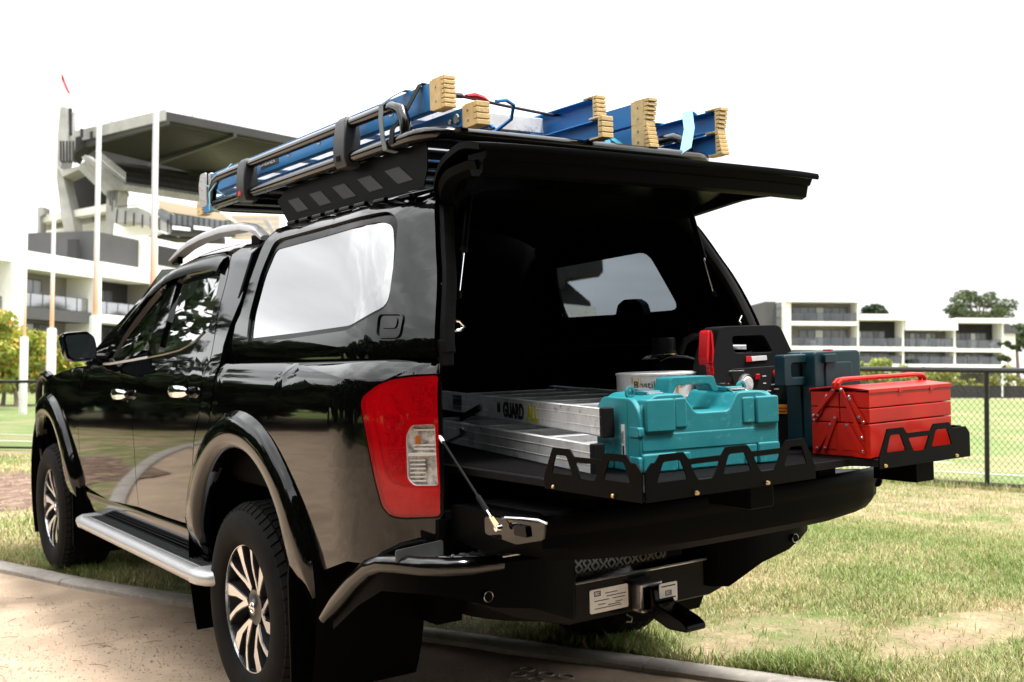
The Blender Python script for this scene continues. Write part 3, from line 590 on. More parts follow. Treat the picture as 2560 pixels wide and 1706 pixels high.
# ---- rear bumper, bars, tow bar
for sd_ in (-1, 1):
    pb = [(.868,-.63,.455),(.872,-.74,.53),(.872,-.86,.61),(.868,-.95,.662),(.862,-1.02,.683),(.85,-1.09,.690),(.815,-1.17,.690),(.765,-1.215,.688),(.70,-1.235,.684),(.60,-1.243,.68)]
    MB().tube([(sd_*x, y, z) for x, y, z in pb], [.020]+[.027]*8+[.022], 12).build('bumper_bar', 'tube_black', TR)
    rings = []
    for x, y, z0, z1 in ((.855,-.66,.42,.47), (.862,-.85,.53,.60), (.858,-1.0,.60,.672), (.82,-1.14,.61,.682), (.755,-1.205,.602,.682), (.69,-1.225,.580,.681), (.62,-1.234,.555,.680), (.48,-1.238,.53,.675), (.33,-1.225,.468,.672), (.285,-1.18,.468,.668), (.275,-1.06,.468,.668)):
        rings.append([(sd_*x, y, z) for z in (z1, z1-.02, (z0+z1)/2, z0+.02, z0)])
    bp = MB().loft(rings, closed=False, cap=False).build('bumper_corner', 'satin_black', TR, sharp=50)
    # tread plate on the corner step
    plate = [(.30,-1.06),(.30,-1.205),(.34,-1.222),(.60,-1.222),(.72,-1.205),(.80,-1.14),(.835,-1.06),(.835,-1.0),(.72,-1.10)]
    MB().prism([(sd_*a, b) for a, b in plate], 'z', .690, .694).build('step_plate', 'steel', bp)
    tp = MB()
    for i in range(15):
        for j in range(5):
            x = .34+.034*i; y = -1.20+.03*j
            if y > -1.10 and x < .72 or x > .78-max(0, (-1.10-y))*.6: continue
            tp.box((-.012, -.0028, 0), (.012, .0028, .0025), Matrix.Translation((sd_*x, y, .694)) @ Matrix.Rotation(math.radians(45 if (i+j) % 2 else -45), 4, 'Z'))
    q = tp.build('tread_bar', 'aluminium', bp); q['kind'] = 'stuff'
    MB().prism([(sd_*a, b) for a, b in fillet([(.715,.70),(.87,.70),(.87,.735),(.715,.745)], .006, 2)], 'y', -1.012 if False else -1.118, -1.112).build('corner_bracket', 'cast_grey', bp)
    MB().lathe([(.0,-.004),(.012,-.004),(.014,.002),(.014,.01)], (sd_*.646, -1.2405, .592), 'y', 20).build('parking_sensor', 'satin_black', bp); MB().lathe([(.0135,-.003),(.0148,-.004),(.016,-.002)], (sd_*.646, -1.2405, .592), 'y', 24).build('sensor_ring', 'steel', bp)
# centre step: bright five-bar tread plate, folded
ck = MB(); ck.box((-.268, -.985, .582), (.268, -.91, .586)); ck.box((-.268, -.989, .512), (.268, -.985, .586)); cs_ = ck.build('centre_step', 'cast_grey', TR, .002)
tb = MB()
for i in range(30):
    for j in range(5):
        bx = -.255+.0176*i; fam = (i//2 + j) % 2
        tb.box((-.010, -.0022, -.0032), (.010, .0022, .0032), Matrix.Translation((bx, -.990, .520+.015*j)) @ Matrix.Rotation(math.radians(50 if fam else -40), 4, 'Y'))
    for j in range(4):
        bx = -.255+.0176*i; fam = (i//2 + j) % 2
        tb.box((-.010, -.0032, -.002), (.010, .0032, .0022), Matrix.Translation((bx, -.975+.018*j, .587)) @ Matrix.Rotation(math.radians(50 if fam else -40), 4, 'Z'))
q = tb.build('tread_bar', 'label_white', cs_); q['kind'] = 'stuff'
tow = MB(); tow.prism([(-.30,.435),(.30,.435),(.50,.490),(.60,.535),(.66,.585),(.66,.63),(.52,.63),(.455,.562),(-.455,.562),(-.52,.63),(-.66,.63),(-.66,.585),(-.60,.535),(-.50,.490)], 'y', -1.165, -1.06)
tw = tow.build('tow_bar', 'gloss_black', TR, .006)
MB().tube([(-.46, -1.168, .560), (.46, -1.168, .560)], .0045, 6).build('tow_bar_lip', 'steel', tw)
for sd_ in (-1, 1):
    MB().lathe([(.0,-.003),(.011,-.003),(.013,.002),(.013,.008)], (sd_*.324, -1.1665, .527), 'y', 20).build('parking_sensor', 'satin_black', tw); MB().lathe([(.0125,-.002),(.0138,-.004),(.015,-.001)], (sd_*.324, -1.1665, .527), 'y', 24).build('sensor_ring', 'steel', tw)
def hole_box(mb, x0, x1, z0, z1, t, y0, y1):
    mb.box((x0, y0, z0), (x1, y1, z0+t)); mb.box((x0, y0, z1-t), (x1, y1, z1)); mb.box((x0, y0, z0+t), (x0+t, y1, z1-t)); mb.box((x1-t, y0, z0+t), (x1, y1, z1-t)); return mb
hole_box(MB(), -.046, .046, .436, .530, .012, -1.21, -1.16).build('hitch_receiver', 'steel', tw, .008, 3)
MB().prism(fillet([(-1.13,.45),(-1.13,.52),(-1.235,.52),(-1.245,.47),(-1.36,.44),(-1.385,.425),(-1.385,.405),(-1.30,.400),(-1.22,.425)], .012, 3), 'x', -.022, .062).build('hitch_tongue', 'gloss_black', tw, .006, 3)
pl = MB().prism(rrect(-.222, .456, -.066, .530, .006), 'y', -1.169, -1.1655).build('rating_plate', 'label_white', tw)
def plate_text(ox, oz, w_, s, rows, par, Y):
    M_ = frame((ox, Y, oz), (1,0,0), (0,0,1)); hole_box(MB(), ox, ox+.026*s, oz, oz+.016*s, .0022*s, Y-.0006, Y+.0004).build('plate_logo', 'label_black', par)
    text('plate_logo', 'CM', .013*s, 'label_black', par, frame((ox+.004*s, Y, oz+.003*s), (1,0,0), (0,0,1)), .0004)
plate_text(-.205, .508, .1, 1, 4, pl, -1.1694)
for (a, b, l_) in ((-.160,.512,.05), (-.155,.502,.08), (-.205,.492,.06), (-.130,.492,.05), (-.19,.480,.03), (-.12,.480,.03), (-.205,.468,.11), (-.15,.474,.05)): MB().box((a, -1.1694, b), (a+l_, -1.1690, b+.0026)).build('plate_line', 'plastic_black', pl)
p2_ = MB().prism(rrect(.002, .466, .078, .528, .004), 'y', -1.2425, -1.2395).build('hitch_label', 'label_white', tw)
plate_text(.026, .488, .1, 1.0, 2, p2_, -1.2429)
for b in (.516, .478): MB().box((.010, -1.2429, b), (.070, -1.2425, b+.004)).build('plate_line', 'plastic_black', p2_)
MB().tube([(-.085, -1.18, .436), (-.07, -1.19, .425), (-.075, -1.19, .412), (-.09, -1.185, .414)], .003, 6).build('hitch_pin', 'steel', tw)
# ---- tailgate, lowered level with the bed floor
rings = []
for x in [-.683, -.675, -.655, -.62, -.55, -.40, -.2, 0, .2, .4, .55, .62, .655, .675, .683]:
    a = abs(x)/.683; e = -1.632+.040*a**3+max(0, a-.90)*.25; bt = .712+.030*a**4+max(0, (a-.93))*.55; hb = .735+.01*a**4
    rings.append([(x,-1.115,.842),(x,-1.20,.842),(x,-1.45,.846),(x,-1.555,.850),(x,-1.575,.862),(x,e+.020,.868),(x,e+.006,.862),(x,e,.848),(x,e+.001,.825),(x,e+.007,.812),(x,e+.008,.806),(x,e+.009,.775),(x,e+.016,bt+.028),(x,e+.036,bt+.007),(x,e+.085,bt),(x,-1.30,hb-.02),(x,-1.13,hb),(x,-1.115,.76)])
tg = MB().loft(rings).build('tailgate', 'satin_black', TR, sharp=30)
MB().prism([(-.60,-1.13),(.60,-1.13),(.60,-1.50),(-.60,-1.50)], 'z', .843, .849).build('tailgate_liner', 'plastic_black', tg)
for sd_ in (-1, 1):
    # end recess with the latch, and the stay cable
    MB().prism(fillet([(-1.30,.782),(-1.30,.832),(-1.585,.846),(-1.575,.80),(-1.45,.772)], .012, 3), 'x', sd_*.684, sd_*.690).build('tailgate_end', 'paint', tg, .002)
    MB().tube([(sd_*.691, -1.39, .838), (sd_*.691, -1.48, .846), (sd_*.692, -1.56, .851), (sd_*.690, -1.59, .846)], .004, 6).build('end_trim', 'chrome', tg)
    MB().prism(fillet([(-1.455,.80),(-1.455,.828),(-1.51,.83),(-1.515,.80)], .006, 2), 'x', sd_*.690, sd_*.700).build('gate_latch', 'gloss_black', tg, .002)
    A = Vector((sd_*.705, -1.078, 1.06)); B = Vector((sd_*.715, -1.405, .815))
    cb = MB().tube([A+(B-A)*t for t in np.linspace(0, .86, 8)], .0036, 8).build('stay_cable', 'rubber', TR)
    MB().tube([A, A+(B-A)*.13], .006, 8).build('cable_end', 'aluminium', cb)
    MB().tube([A+(B-A)*.70, A+(B-A)*.84], .0075, 10).build('cable_sleeve', 'rubber', cb)
    MB().tube([A+(B-A)*.84, A+(B-A)*.90], .0068, 10).build('cable_end', 'chrome', cb)
    MB().prism([(0,-.007),(.045,-.009),(.052,0),(.045,.009),(0,.007)], 'z', -.003, .003, frame(A+(B-A)*.89, B-A, (1,0,0))).build('cable_clip', 'brass', cb, .002)
    MB().lathe([(.0,-.008),(.009,-.008),(.010,.008),(.0,.008)], B, 'x', 12).build('cable_bolt', 'chrome', cb)
# ---- lift-up rear door of the canopy (open, nearly level)
prof = interp([(0, 1.812), (.12, 1.852), (.28, 1.880), (.42, 1.880), (.52, 1.862)])
wid = interp([(0, .50), (.05, .56), (.12, .61), (.25, .66), (.40, .692), (.52, .700)])
def door_grid(ins, dz, s0, s1, ns=14, nu=25):
    R_ = []
    for s in np.linspace(s0, s1, ns):
        R_.append([(max(0, wid(s)-ins)*u, -.835-s*.985-.018*(1-u*u)*s/.52, prof(s)+dz-.050*abs(u)**5*max(0,1-s/.40)-.004*abs(u)**8) for u in np.linspace(-1, 1, nu)])
    return R_
R1 = door_grid(0, 0, 0, .52)
ld = MB().loft(R1, closed=False, cap=False); 
R2 = door_grid(.0, -.020, 0, .52); ld.loft(R2, closed=False, cap=False)
ld.loft([R1[-1], [(x, y-.004, z-.010) for x, y, z in R1[-1]], R2[-1]], closed=False, cap=False)
ld.loft([[r[0] for r in R1], [r[0] for r in R2]], closed=False, cap=False); ld.loft([[r[-1] for r in R1], [r[-1] for r in R2]], closed=False, cap=False)
lo_ = ld.build('lift_door', 'satin_black', TR, sharp=45)
# under-frame: a lip along the free edge, side flanges, glass inside, handle and lock
lip = MB(); lr = []
for x in np.linspace(-.672, .672, 19):
    u = x/.70; y = -1.345-.016*(1-u*u); z = prof(.52)-.020-.004*abs(u)**8
    lr.append([(x, y+.002, z), (x, y+.012, z-.020), (x, y+.022, z-.024), (x, y+.030, z-.058), (x, y+.050, z-.066), (x, y+.085, z-.060), (x, y+.10, z-.02), (x, y+.10, z)])
lip.loft(lr).build('door_lip', 'satin_black', lo_, sharp=40)
for sd_ in (-1, 1):
    rg = []
    for s in np.linspace(.03, .47, 10):
        x = wid(s)-.012; y = -.835-s*.985; z = prof(s)-.058; rg.append([(sd_*x, y, z), (sd_*(x-.01), y, z-.022), (sd_*(x-.055), y, z-.026), (sd_*(x-.075), y, z+.03)])
    MB().loft(rg).build('door_flange', 'liner', lo_)
MB().loft(door_grid(.09, -.024, .07, .42, 8, 11), closed=False, cap=False).build('door_glass', 'gloss_black', lo_)
MB().prism(fillet([(.16,-1.255),(.42,-1.225),(.40,-1.19),(.32,-1.20),(.27,-1.235),(.18,-1.235)], .012, 3), 'z', 1.806, 1.814).build('door_handle', 'label_white' if False else 'satin_alloy', lo_, .002)
MB().lathe([(.0,-.006),(.010,-.006),(.010,.01)], (.07, -1.29, 1.802), 'z', 14).build('door_lock', 'brass', lo_)
MB().tube([(-.30, -1.16, 1.838), (-.24, -1.158, 1.838)], .006, 6).build('door_bolt', 'steel', lo_)
# high brake lamp housing on the roof edge, seen over the door
MB().prism(fillet([(.165,1.885),(.19,1.925),(.235,1.945),(.31,1.945),(.35,1.925),(.375,1.885)], .015, 3), 'y', -.90, -.80).build('brake_lamp', 'gloss_black', TR, .008, 3)
MB().prism(fillet([(.215,1.90),(.225,1.928),(.315,1.928),(.325,1.90)], .006, 2), 'y', -.906, -.901).build('brake_lamp_lens', 'lens_deep', TR)
# gas struts
for sd_ in (-1, 1):
    A = Vector((sd_*.475, -.945, 1.775)); B = Vector((sd_*.55, -.98, 1.46))
    s_ = MB().tube([A, A+(B-A)*.56], .0105, 12).build('gas_strut', 'satin_black', TR); MB().tube([A+(B-A)*.55, A+(B-A)*.97], .0042, 10).build('strut_rod', 'chrome', s_)
    MB().tube([A+(B-A)*.53, A+(B-A)*.575], .0125, 12).build('strut_collar', 'rubber', s_); MB().tube([A+(B-A)*.96, A+(B-A)*1.03], .010, 10).build('strut_end', 'rubber', s_)
# ---- roof rack: perimeter tube, raised side rails, slats, brackets, mounting plates
rk = MB(); rr_ = .10; zr = 1.967
def corner(cx, cy, a0, a1): return [(cx+rr_*math.cos(math.radians(a)), cy+rr_*math.sin(math.radians(a)), zr) for a in np.linspace(a0, a1, 6)]
per = corner(.618-rr_, 1.02-rr_, 0, 90)+corner(-.618+rr_, 1.02-rr_, 90, 180)+corner(-.618+rr_, -.94+rr_, 180, 270)+corner(.618-rr_, -.94+rr_, 270, 360)
RK = rk.tube(per, .021, 12, closed=True).build('roof_rack', 'tube_black', TR)
for k in range(10):
    Y = -.83+.195*k
    sl = MB(); sl.prism(rrect(Y-.048, zr-.020, Y+.048, zr-.002, .006, 2), 'x', -.60, .60); sl.build('slat', 'powder_black', RK)
for sd_ in (-1, 1):
    pts = [(sd_*.618, .98, zr+.01), (sd_*.618, .965, zr+.07), (sd_*.618, .93, zr+.105), (sd_*.618, .87, zr+.117)]+[(sd_*.618, y, zr+.117) for y in np.linspace(.7, -.66, 6)]+[(sd_*.618, -.73, zr+.115), (sd_*.618, -.78, zr+.095), (sd_*.618, -.802, zr+.05), (sd_*.618, -.805, zr)]
    MB().tube(pts, .019, 12).build('side_rail', 'tube_black', RK)
    for Yb in (.545, -.39):
        br = MB().loft([[(sd_*(.618-.030), Yb-.05*w2, z), (sd_*(.618+.026+dx), Yb-.05*w2, z), (sd_*(.618+.026+dx), Yb+.05*w2, z), (sd_*(.618-.030), Yb+.05*w2, z)] for z, dx, w2 in ((zr-.035, .0, .78), (zr-.005, .010, .92), (zr+.06, .008, .92), (zr+.125, .0, .80), (zr+.143, -.012, .6))]).build('rail_bracket', 'cast_grey', RK, .006)
        MB().box((sd_*(.618+.037)-.001, Yb-.014, zr-.012), (sd_*(.618+.037)+.001, Yb+.014, zr+.006)).build('bracket_badge', 'label_red' if Yb > 0 else 'satin_black', br)
    MB().tube([(sd_*.58, .05, zr-.01), (sd_*.56, .05, zr+.03)], .028, 10).build('rail_spacer', 'rubber', RK)
    # folded mounting plate above canopy gutter; five pale patches painted as sky reflections
    pl_ = MB(); zt0 = zr-.022
    poly = [(.30,1.905),(.19,1.80),(-.02,1.797),(-.45,1.802),(-.86,1.806),(-.885,1.86),(-.89,zt0),(-.3,zt0),(.18,zt0)]
    mp2 = MB(); mp2.prism(poly, 'x', sd_*.588, sd_*.592); po = mp2.build('mount_plate', 'powder_black', RK)
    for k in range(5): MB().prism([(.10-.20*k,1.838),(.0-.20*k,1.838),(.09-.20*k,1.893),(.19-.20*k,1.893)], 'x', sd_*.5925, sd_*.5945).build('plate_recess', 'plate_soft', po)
for Y in (-.55, .55): MB().box((-.59, Y-.02, zr-.045), (.59, Y+.02, zr-.022)).build('cross_beam', 'powder_black', RK, .003)
# ---- cargo slide: deck, perforated corner rails, runners
DZ = .945
dk = MB(); dk.prism(fillet([(-.625,-1.885),(-.625,.10),(.66,.10),(.66,-1.885),(.285,-1.885),(.245,-1.80),(.02,-1.80),(-.02,-1.885)], .02, 3), 'z', DZ-.022, DZ); DKO = dk.build('cargo_slide', 'deck_rubber', TR, .003)
rb = MB()
for k in range(150): rb.box((-.60, -1.79+.0125*k-.003, DZ), (.60, -1.79+.0125*k+.003, DZ+.0016))
q = rb.build('deck_rib', 'deck_rubber', DKO); q['kind'] = 'stuff'
for x in (-.45, .45): MB().box((x-.04, -1.55, .852), (x+.04, .2, DZ-.022)).build('slide_runner', 'satin_black', DKO)
for x in (-.20, .50): MB().box((x-.045, -1.87, DZ-.085), (x+.045, -1.72, DZ-.022)).build('slide_bracket', 'satin_black', DKO, .004)
def rail_poly(L_, h=.088, lo=.070):
    top = [(0, -.022), (.0, .010), (.040, h), (.112, h), (.128, lo)]; x = .128; hol = [fillet([(.033, .022), (.052, h-.018), (.098, h-.018), (.122, .022)], .006, 2)]
    while x+.20 < L_:
        hol.append(fillet([(x+.006, lo-.014), (x+.030, .016), (x+.082, .016), (x+.106, lo-.014)], .006, 2)); x += .112
        top += [(x, lo), (x+.016, h), (x+.092, h), (x+.108, lo)]
        hol.append(fillet([(x-.006 if False else x+.004, .022), (x+.026, h-.018), (x+.082, h-.018), (x+.104, .022)], .006, 2)); x += .108
    top += [(L_-.02, lo), (L_, lo-.02), (L_, -.022)]
    return top, hol
def cut_plate(name, outl, holes, M_, th, mt, par):
    bm = flat_fill(outl, holes, None); bmesh.ops.recalc_face_normals(bm, faces=bm.faces); r = bmesh.ops.extrude_face_region(bm, geom=bm.faces[:])
    for v in [g for g in r['geom'] if isinstance(g, bmesh.types.BMVert)]: v.co.x += th
    bmesh.ops.recalc_face_normals(bm, faces=bm.faces)
    for v in bm.verts: v.co = M_ @ Vector((v.co.y, v.co.z, v.co.x))
    me = bpy.data.meshes.new(name); bm.to_mesh(me); bm.free(); me.materials.append(MT[mt]); o = bpy.data.objects.new(name, me); return link(o, par)
for (o0, ex, L_) in (((-.634, -1.515, DZ), (0,-1,0), .385), ((-.03, -1.905, DZ), (-1,0,0), .60), ((.235, -1.905, DZ), (1,0,0), .435), ((.670, -1.50, DZ), (0,-1,0), .40)):
    ot, ho = rail_poly(L_); cut_plate('corner_rail', ot, ho, frame(o0, ex, (0,0,1)), .004, 'powder_black', DKO)
for (x, y) in ((-.640, -1.56), (-.640, -1.80), (-.47, -1.912), (-.22, -1.912), (.26, -1.912), (.60, -1.912)): MB().lathe([(.0,-.002),(.0045,-.002),(.006,.004)], (x, y, DZ-.014), 'y', 10).build('rail_bolt', 'brass', DKO)
# ================================================================== the load (each a thing of its own, in the truck frame)
def channel(mb, x, y0, y1, z0, z1, side, fl=.030, t=.004):     # C-section rail along Y, web at x, flanges toward side
    mb.box((min(x, x+side*t), y0, z0), (max(x, x+side*t), y1, z1))
    for a, b in ((z0, z0+t), (z1-t, z1)): mb.box((min(x+side*t, x+side*fl), y0, a), (max(x+side*t, x+side*fl), y1, b))
    return mb
def foot(par, x, y, z0, z1, side, w_=.036, d=.055, lean=0, ribs=7):
    M_ = Matrix.Translation((x, y, z0)); h = z1-z0; mb = MB()
    mb.box((-.005, -d*.35, -.004), (.0, d, h+.004)) if side > 0 else mb.box((0, -d*.35, -.004), (.005, d, h+.004))
    mb.box((-.005 if side > 0 else -w_, -d*.35, h), (w_ if side > 0 else .005, d*.75, h+.007)); mb.box((-.005 if side > 0 else -w_, -d*.35, -.007), (w_ if side > 0 else .005, d*.75, 0))
    for v in range(0): pass
    hh = h+.014
    for k in range(ribs):
        a = -.007+hh*k/ribs; off = lean*((k+.5)/ribs-.5)
        mb.box((-.006 if side > 0 else -w_-.002, -d*.35-.016-off, a+.0012), (w_+.002 if side > 0 else .006, -d*.30-off*.5, a+hh/ribs-.0012))
    mb.box((-.005 if side > 0 else -w_, -d*.34, -.006), (w_ if side > 0 else .005, -d*.20, h+.006))
    o = MB(); o.v = [tuple(M_ @ Vector(v)) for v in mb.v]; o.f = mb.f; o.sm = mb.sm
    ft = o.build('foot', 'cream_rubber', par, .0022)
    for zf in (.25, .75): MB().lathe([(.0,-.002*side),(.004,-.002*side),(.005,.002*side)], (x-.005*side-.001*side, y+d*.35, z0+h*zf), 'x', 10).build('rivet', 'steel', ft)
    return ft
# --- blue fibreglass platform stepladder (left)
LA = thing('stepladder', 'blue fibreglass stepladder with wide rails lying beside the raised rack rail', 'ladder', (-.2, .15, 1.99))
for x, sd_ in ((-.555, 1), (.085, -1)):
    r_ = channel(MB(), x, -.90, 1.19, 2.052, 2.140, sd_, .034, .005).build('rail', 'blue_fibre', LA, .002); foot(r_, x, -.915, 2.052, 2.140, sd_)
    for k in range(7):
        Y = -.60+.285*k
        if x < 0: hole_box(MB(), 0, .024, 0, .024, .003, -.001, .001).v and None
        M_ = frame((x-sd_*.0015, Y+.012, 2.082), (0,-1,0), (0,0,1)); b_ = MB(); b_.prism(rrect(0, 0, .024, .026, .006, 3), 'z', -.001, .001, M_); b_.build('rung_end', 'steel', r_); b2 = MB(); b2.prism(rrect(.004, .004, .020, .022, .004, 3), 'z', -.0015, .0015, frame((x-sd_*.002, Y+.012, 2.082), (0,-1,0), (0,0,1))); b2.build('rung_socket', 'label_black', r_)
    if x < 0:
        MB().box((x-.0012, -.34, 2.066), (x, -.22, 2.128)).build('sticker', 'label_yellow', r_)
        MB().box((x-.0012, .36, 2.070), (x, .55, 2.112)).build('sticker', 'label_black', r_); text('sticker_print', 'WERNER', .030, 'label_white', r_, frame((x-.0018, .535, 2.080), (0,-1,0), (0,0,1)), .0004, sx=1.15)
for k in range(7):
    Y = -.60+.285*k; st = MB(); st.box((-.518, Y-.040, 2.117), (.048, Y+.040, 2.121)); st.box((-.518, Y-.042, 2.066), (.048, Y-.038, 2.121)); st.box((-.518, Y+.038, 2.066), (.048, Y+.042, 2.121)); st.box((-.518, Y-.042, 2.066), (.048, Y-.030, 2.070)); st.build('tread', 'aluminium', LA, .002)
for x, sd_ in ((-.502, 1), (.030, -1)):
    r_ = channel(MB(), x, -1.00, 1.42, 1.988, 2.046, sd_, .028, .004).build('rear_rail', 'blue_fibre', LA, .002); foot(r_, x, -1.015, 1.985, 2.046, sd_, .042, .05, 0, 4); foot(r_, x, 1.46, 1.99, 2.046, sd_, .040, .05, 0, 3)
    MB().lathe([(.0,-.004),(.014,-.004),(.017,.0)], (x-.004*sd_, -.93, 2.015), 'x', 16).build('pivot_washer', 'steel', r_); MB().lathe([(.0,-.003),(.007,-.003),(.009,.0)], (x-.004*sd_, -.89, 2.012), 'x', 12).build('rivet', 'steel', r_)
for k in range(5): MB().tube([(-.50, -.75+.42*k, 2.015), (.028, -.75+.42*k, 2.015)], .012, 10).build('brace_bar', 'aluminium', LA)
hd = MB().prism(fillet([(1.18,1.995),(1.275,1.992),(1.285,2.10),(1.255,2.150),(1.18,2.150)], .01, 2), 'x', -.572, -.566).build('hinge_plate', 'satin_alloy', LA, .002); MB().prism(fillet([(1.18,1.995),(1.275,1.992),(1.285,2.10),(1.255,2.150),(1.18,2.150)], .01, 2), 'x', .098, .104).build('hinge_plate', 'satin_alloy', LA, .002)
for (y, z) in ((1.205, 2.13), (1.24, 2.12), (1.21, 2.02), (1.25, 2.03), (1.235, 2.075), (1.262, 2.09)): MB().lathe([(.0,-.003),(.005,-.003),(.006,.0)], (-.572, y, z), 'x', 8).build('rivet', 'steel', hd)
MB().box((-.56, 1.15, 2.05), (.09, 1.185, 2.145)).build('top_cap', 'satin_alloy', LA, .004)
MB().prism([(-.02,1.99),(.12,2.02),(.12,2.032),(-.02,2.002)], 'x', -.02, -.014).build('spreader', 'aluminium', LA)
# --- blue two-section extension ladder (right)
LB = thing('extension_ladder', 'blue fibreglass two-section extension ladder stacked on the rack under teal straps', 'ladder', (.48, .15, 1.985))
for z0, sec, ln in ((1.990, 'lower_rail', .020), (2.076, 'upper_rail', -.020)):
    for x, sd_ in ((.285, 1), (.672, -1)):
        r_ = channel(MB(), x, -.90, 1.22, z0, z0+.078, sd_, .032, .005).build(sec, 'blue_fibre', LB, .002); foot(r_, x, -.915, z0, z0+.078, sd_, .036, .055, ln*-1, 6)
        b_ = MB().prism(rrect(0, 0, .042, .026, .012, 3), 'z', -.001, .001, frame((x-sd_*.0015, -.36, z0+.026), (0,-1,0), (0,0,1))).build('rung_end', 'label_white', r_); MB().prism(rrect(.005, .005, .037, .021, .008, 3), 'z', -.0015, .0015, frame((x-sd_*.002, -.36, z0+.026), (0,-1,0), (0,0,1))).build('rung_socket', 'label_black', r_)
    for k in range(7): MB().tube([(.292, -.38+.28*k, z0+.039), (.665, -.38+.28*k, z0+.039)], .016, 10).build('rung', 'aluminium', LB)
# --- straps, cords
def ribbon(name, label, pts, w_, mt, wd=(0,1,0), truck=True, cat='strap', group=None, th=.0016):
    o = thing(name, label, cat, pts[0], truck, group); mb = MB(); rings = []; wv = Vector(wd).normalized()*w_/2
    P = [Vector(p) for p in pts]
    for i, p in enumerate(P):
        t = (P[min(i+1, len(P)-1)]-P[max(i-1, 0)]).normalized(); n = t.cross(wv).normalized()*th
        rings.append([p-wv-n, p+wv-n, p+wv+n, p-wv+n])
    mb.loft(rings).build('webbing', mt, o, sharp=40); return o
ribbon('ratchet_strap', 'teal webbing strap wound tightly round the outer side of the extension ladder', [(.2795, -.66, 1.95), (.2795, -.63, 2.07), (.2795, -.60, 2.158), (.30, -.60, 2.160), (.48, -.60, 2.161), (.655, -.60, 2.160), (.679, -.61, 2.156), (.679, -.63, 2.05), (.679, -.66, 1.95)], .045, 'strap_teal')
ribbon('ratchet_strap', 'pale blue webbing strap crossing the open rear end of the extension ladder', [(.40, -.94, 1.955), (.455, -.955, 1.99), (.53, -.90, 2.08), (.58, -.84, 2.158), (.64, -.80, 2.162), (.68, -.78, 2.150), (.682, -.80, 2.05), (.684, -.82, 1.96)], .040, 'strap_pale', (.55, -.75, .1))
ribbon('tie_strap', 'thin teal strap hanging slack between the two blue ladders', [(.20, -.86, 1.95), (.215, -.80, 2.03), (.235, -.74, 2.075), (.25, -.82, 2.02), (.262, -.90, 1.955)], .02, 'strap_teal', (.8, -.6, .0))
ribbon('ratchet_strap', 'grey webbing strap lashing the stepladder to the raised rack rail', [(-.50, -.70, 2.146), (-.56, -.695, 2.147), (-.60, -.69, 2.125), (-.640, -.685, 2.095), (-.645, -.69, 2.05), (-.645, -.70, 1.98), (-.640, -.705, 1.945), (-.60, -.705, 1.94)], .026, 'strap_grey')
ribbon('ratchet_strap', 'black webbing strap looped over the wide rail of the stepladder', [(-.45, -.80, 2.146), (-.558, -.80, 2.147), (-.566, -.795, 2.13), (-.60, -.775, 2.06), (-.64, -.755, 2.0), (-.642, -.75, 1.955)], .030, 'rubber')
ribbon('tie_strap', 'pale blue cord strap knotted over the front end of the stepladder', [(-.565, .86, 2.142), (-.60, .88, 2.10), (-.645, .93, 2.02), (-.645, .935, 1.94), (-.60, .94, 1.935)], .016, 'strap_pale')
ribbon('tie_strap', 'pale blue cord crossing beside the silver hinge plate of the stepladder', [(-.642, .99, 2.06), (-.60, .95, 2.03), (-.575, .90, 1.995), (-.60, .84, 1.975)], .012, 'strap_pale')
o = thing('bungee_cord', 'dark bungee cord with red hook stretched between the two ladders', 'cord', (-.5, -.86, 2.12))
MB().tube([(-.53, -.86, 2.108), (-.40, -.82, 2.118), (-.2, -.76, 2.120), (.05, -.70, 2.122), (.29, -.64, 2.158)], .0055, 8).build('cord', 'cord_dark', o); MB().tube([(-.40, -.825, 2.120), (-.36, -.815, 2.126), (-.32, -.80, 2.124), (-.29, -.79, 2.120)], [.006, .012, .012, .006], 8).build('hook', 'red_plastic', o); MB().tube([(-.47, -.84, 2.113), (-.42, -.828, 2.118)], .009, 8).build('grip', 'cord_dark', o)
o = thing('air_hose', 'bright blue cord coiled on the rack between the ladder feet', 'cord', (-.3, -.9, 1.99))
MB().tube([(-.42+.06*math.cos(a)+.012*a, -.92+.02*a, 2.00+.012*math.sin(a*2)) for a in np.linspace(0, 7, 36)]+[(-.27, -.80, 2.02), (-.225, -.83, 2.06), (-.235, -.86, 2.10), (-.28, -.88, 2.108), (-.32, -.88, 2.10)], .0065, 8).build('cord', 'cord_blue', o)
# --- folded aluminium trestle in the tray
AL = thing('trestle_ladder', 'folded aluminium step trestle with black and yellow brand sticker on the tray', 'ladder', (-.2, -.8, DZ))
def alu(mz, ang, ox, oy, y0, y1, wid_, sect, h):
    M_ = Matrix.Translation((ox, oy, mz)) @ Matrix.Rotation(math.radians(-ang), 4, 'Z')
    def bx(mb, lo, hi): return mb.box(lo, hi, M_)
    for x, sd_ in ((0, 1), (wid_, -1)):
        mb = MB(); t = .004; bx(mb, (min(x, x+sd_*t), y0, 0), (max(x, x+sd_*t), y1, h))
        for a, b in ((0, t), (h-t, h), (h*.30, h*.30+.003), (h*.70, h*.70+.003)): bx(mb, (min(x-sd_*(.002 if a not in (0, h-t) else 0), x+sd_*(.030 if a in (0, h-t) else t)), y0, a), (max(x-sd_*(.002 if a not in (0, h-t) else 0), x+sd_*(.030 if a in (0, h-t) else t)), y1, b))
        mb.build(sect, 'aluminium', AL, .0012, 1)
    for k in range(6):
        Y = y0+.20+.27*k
        if Y < y1-.05:
            mb = MB(); bx(mb, (.006, Y-.024, h-.016), (wid_-.006, Y+.024, h-.012)); bx(mb, (.006, Y-.026, h-.050), (wid_-.006, Y-.022, h-.012)); bx(mb, (.006, Y+.022, h-.050), (wid_-.006, Y+.026, h-.012)); mb.build('step', 'aluminium', AL, .0015, 1)
    return M_
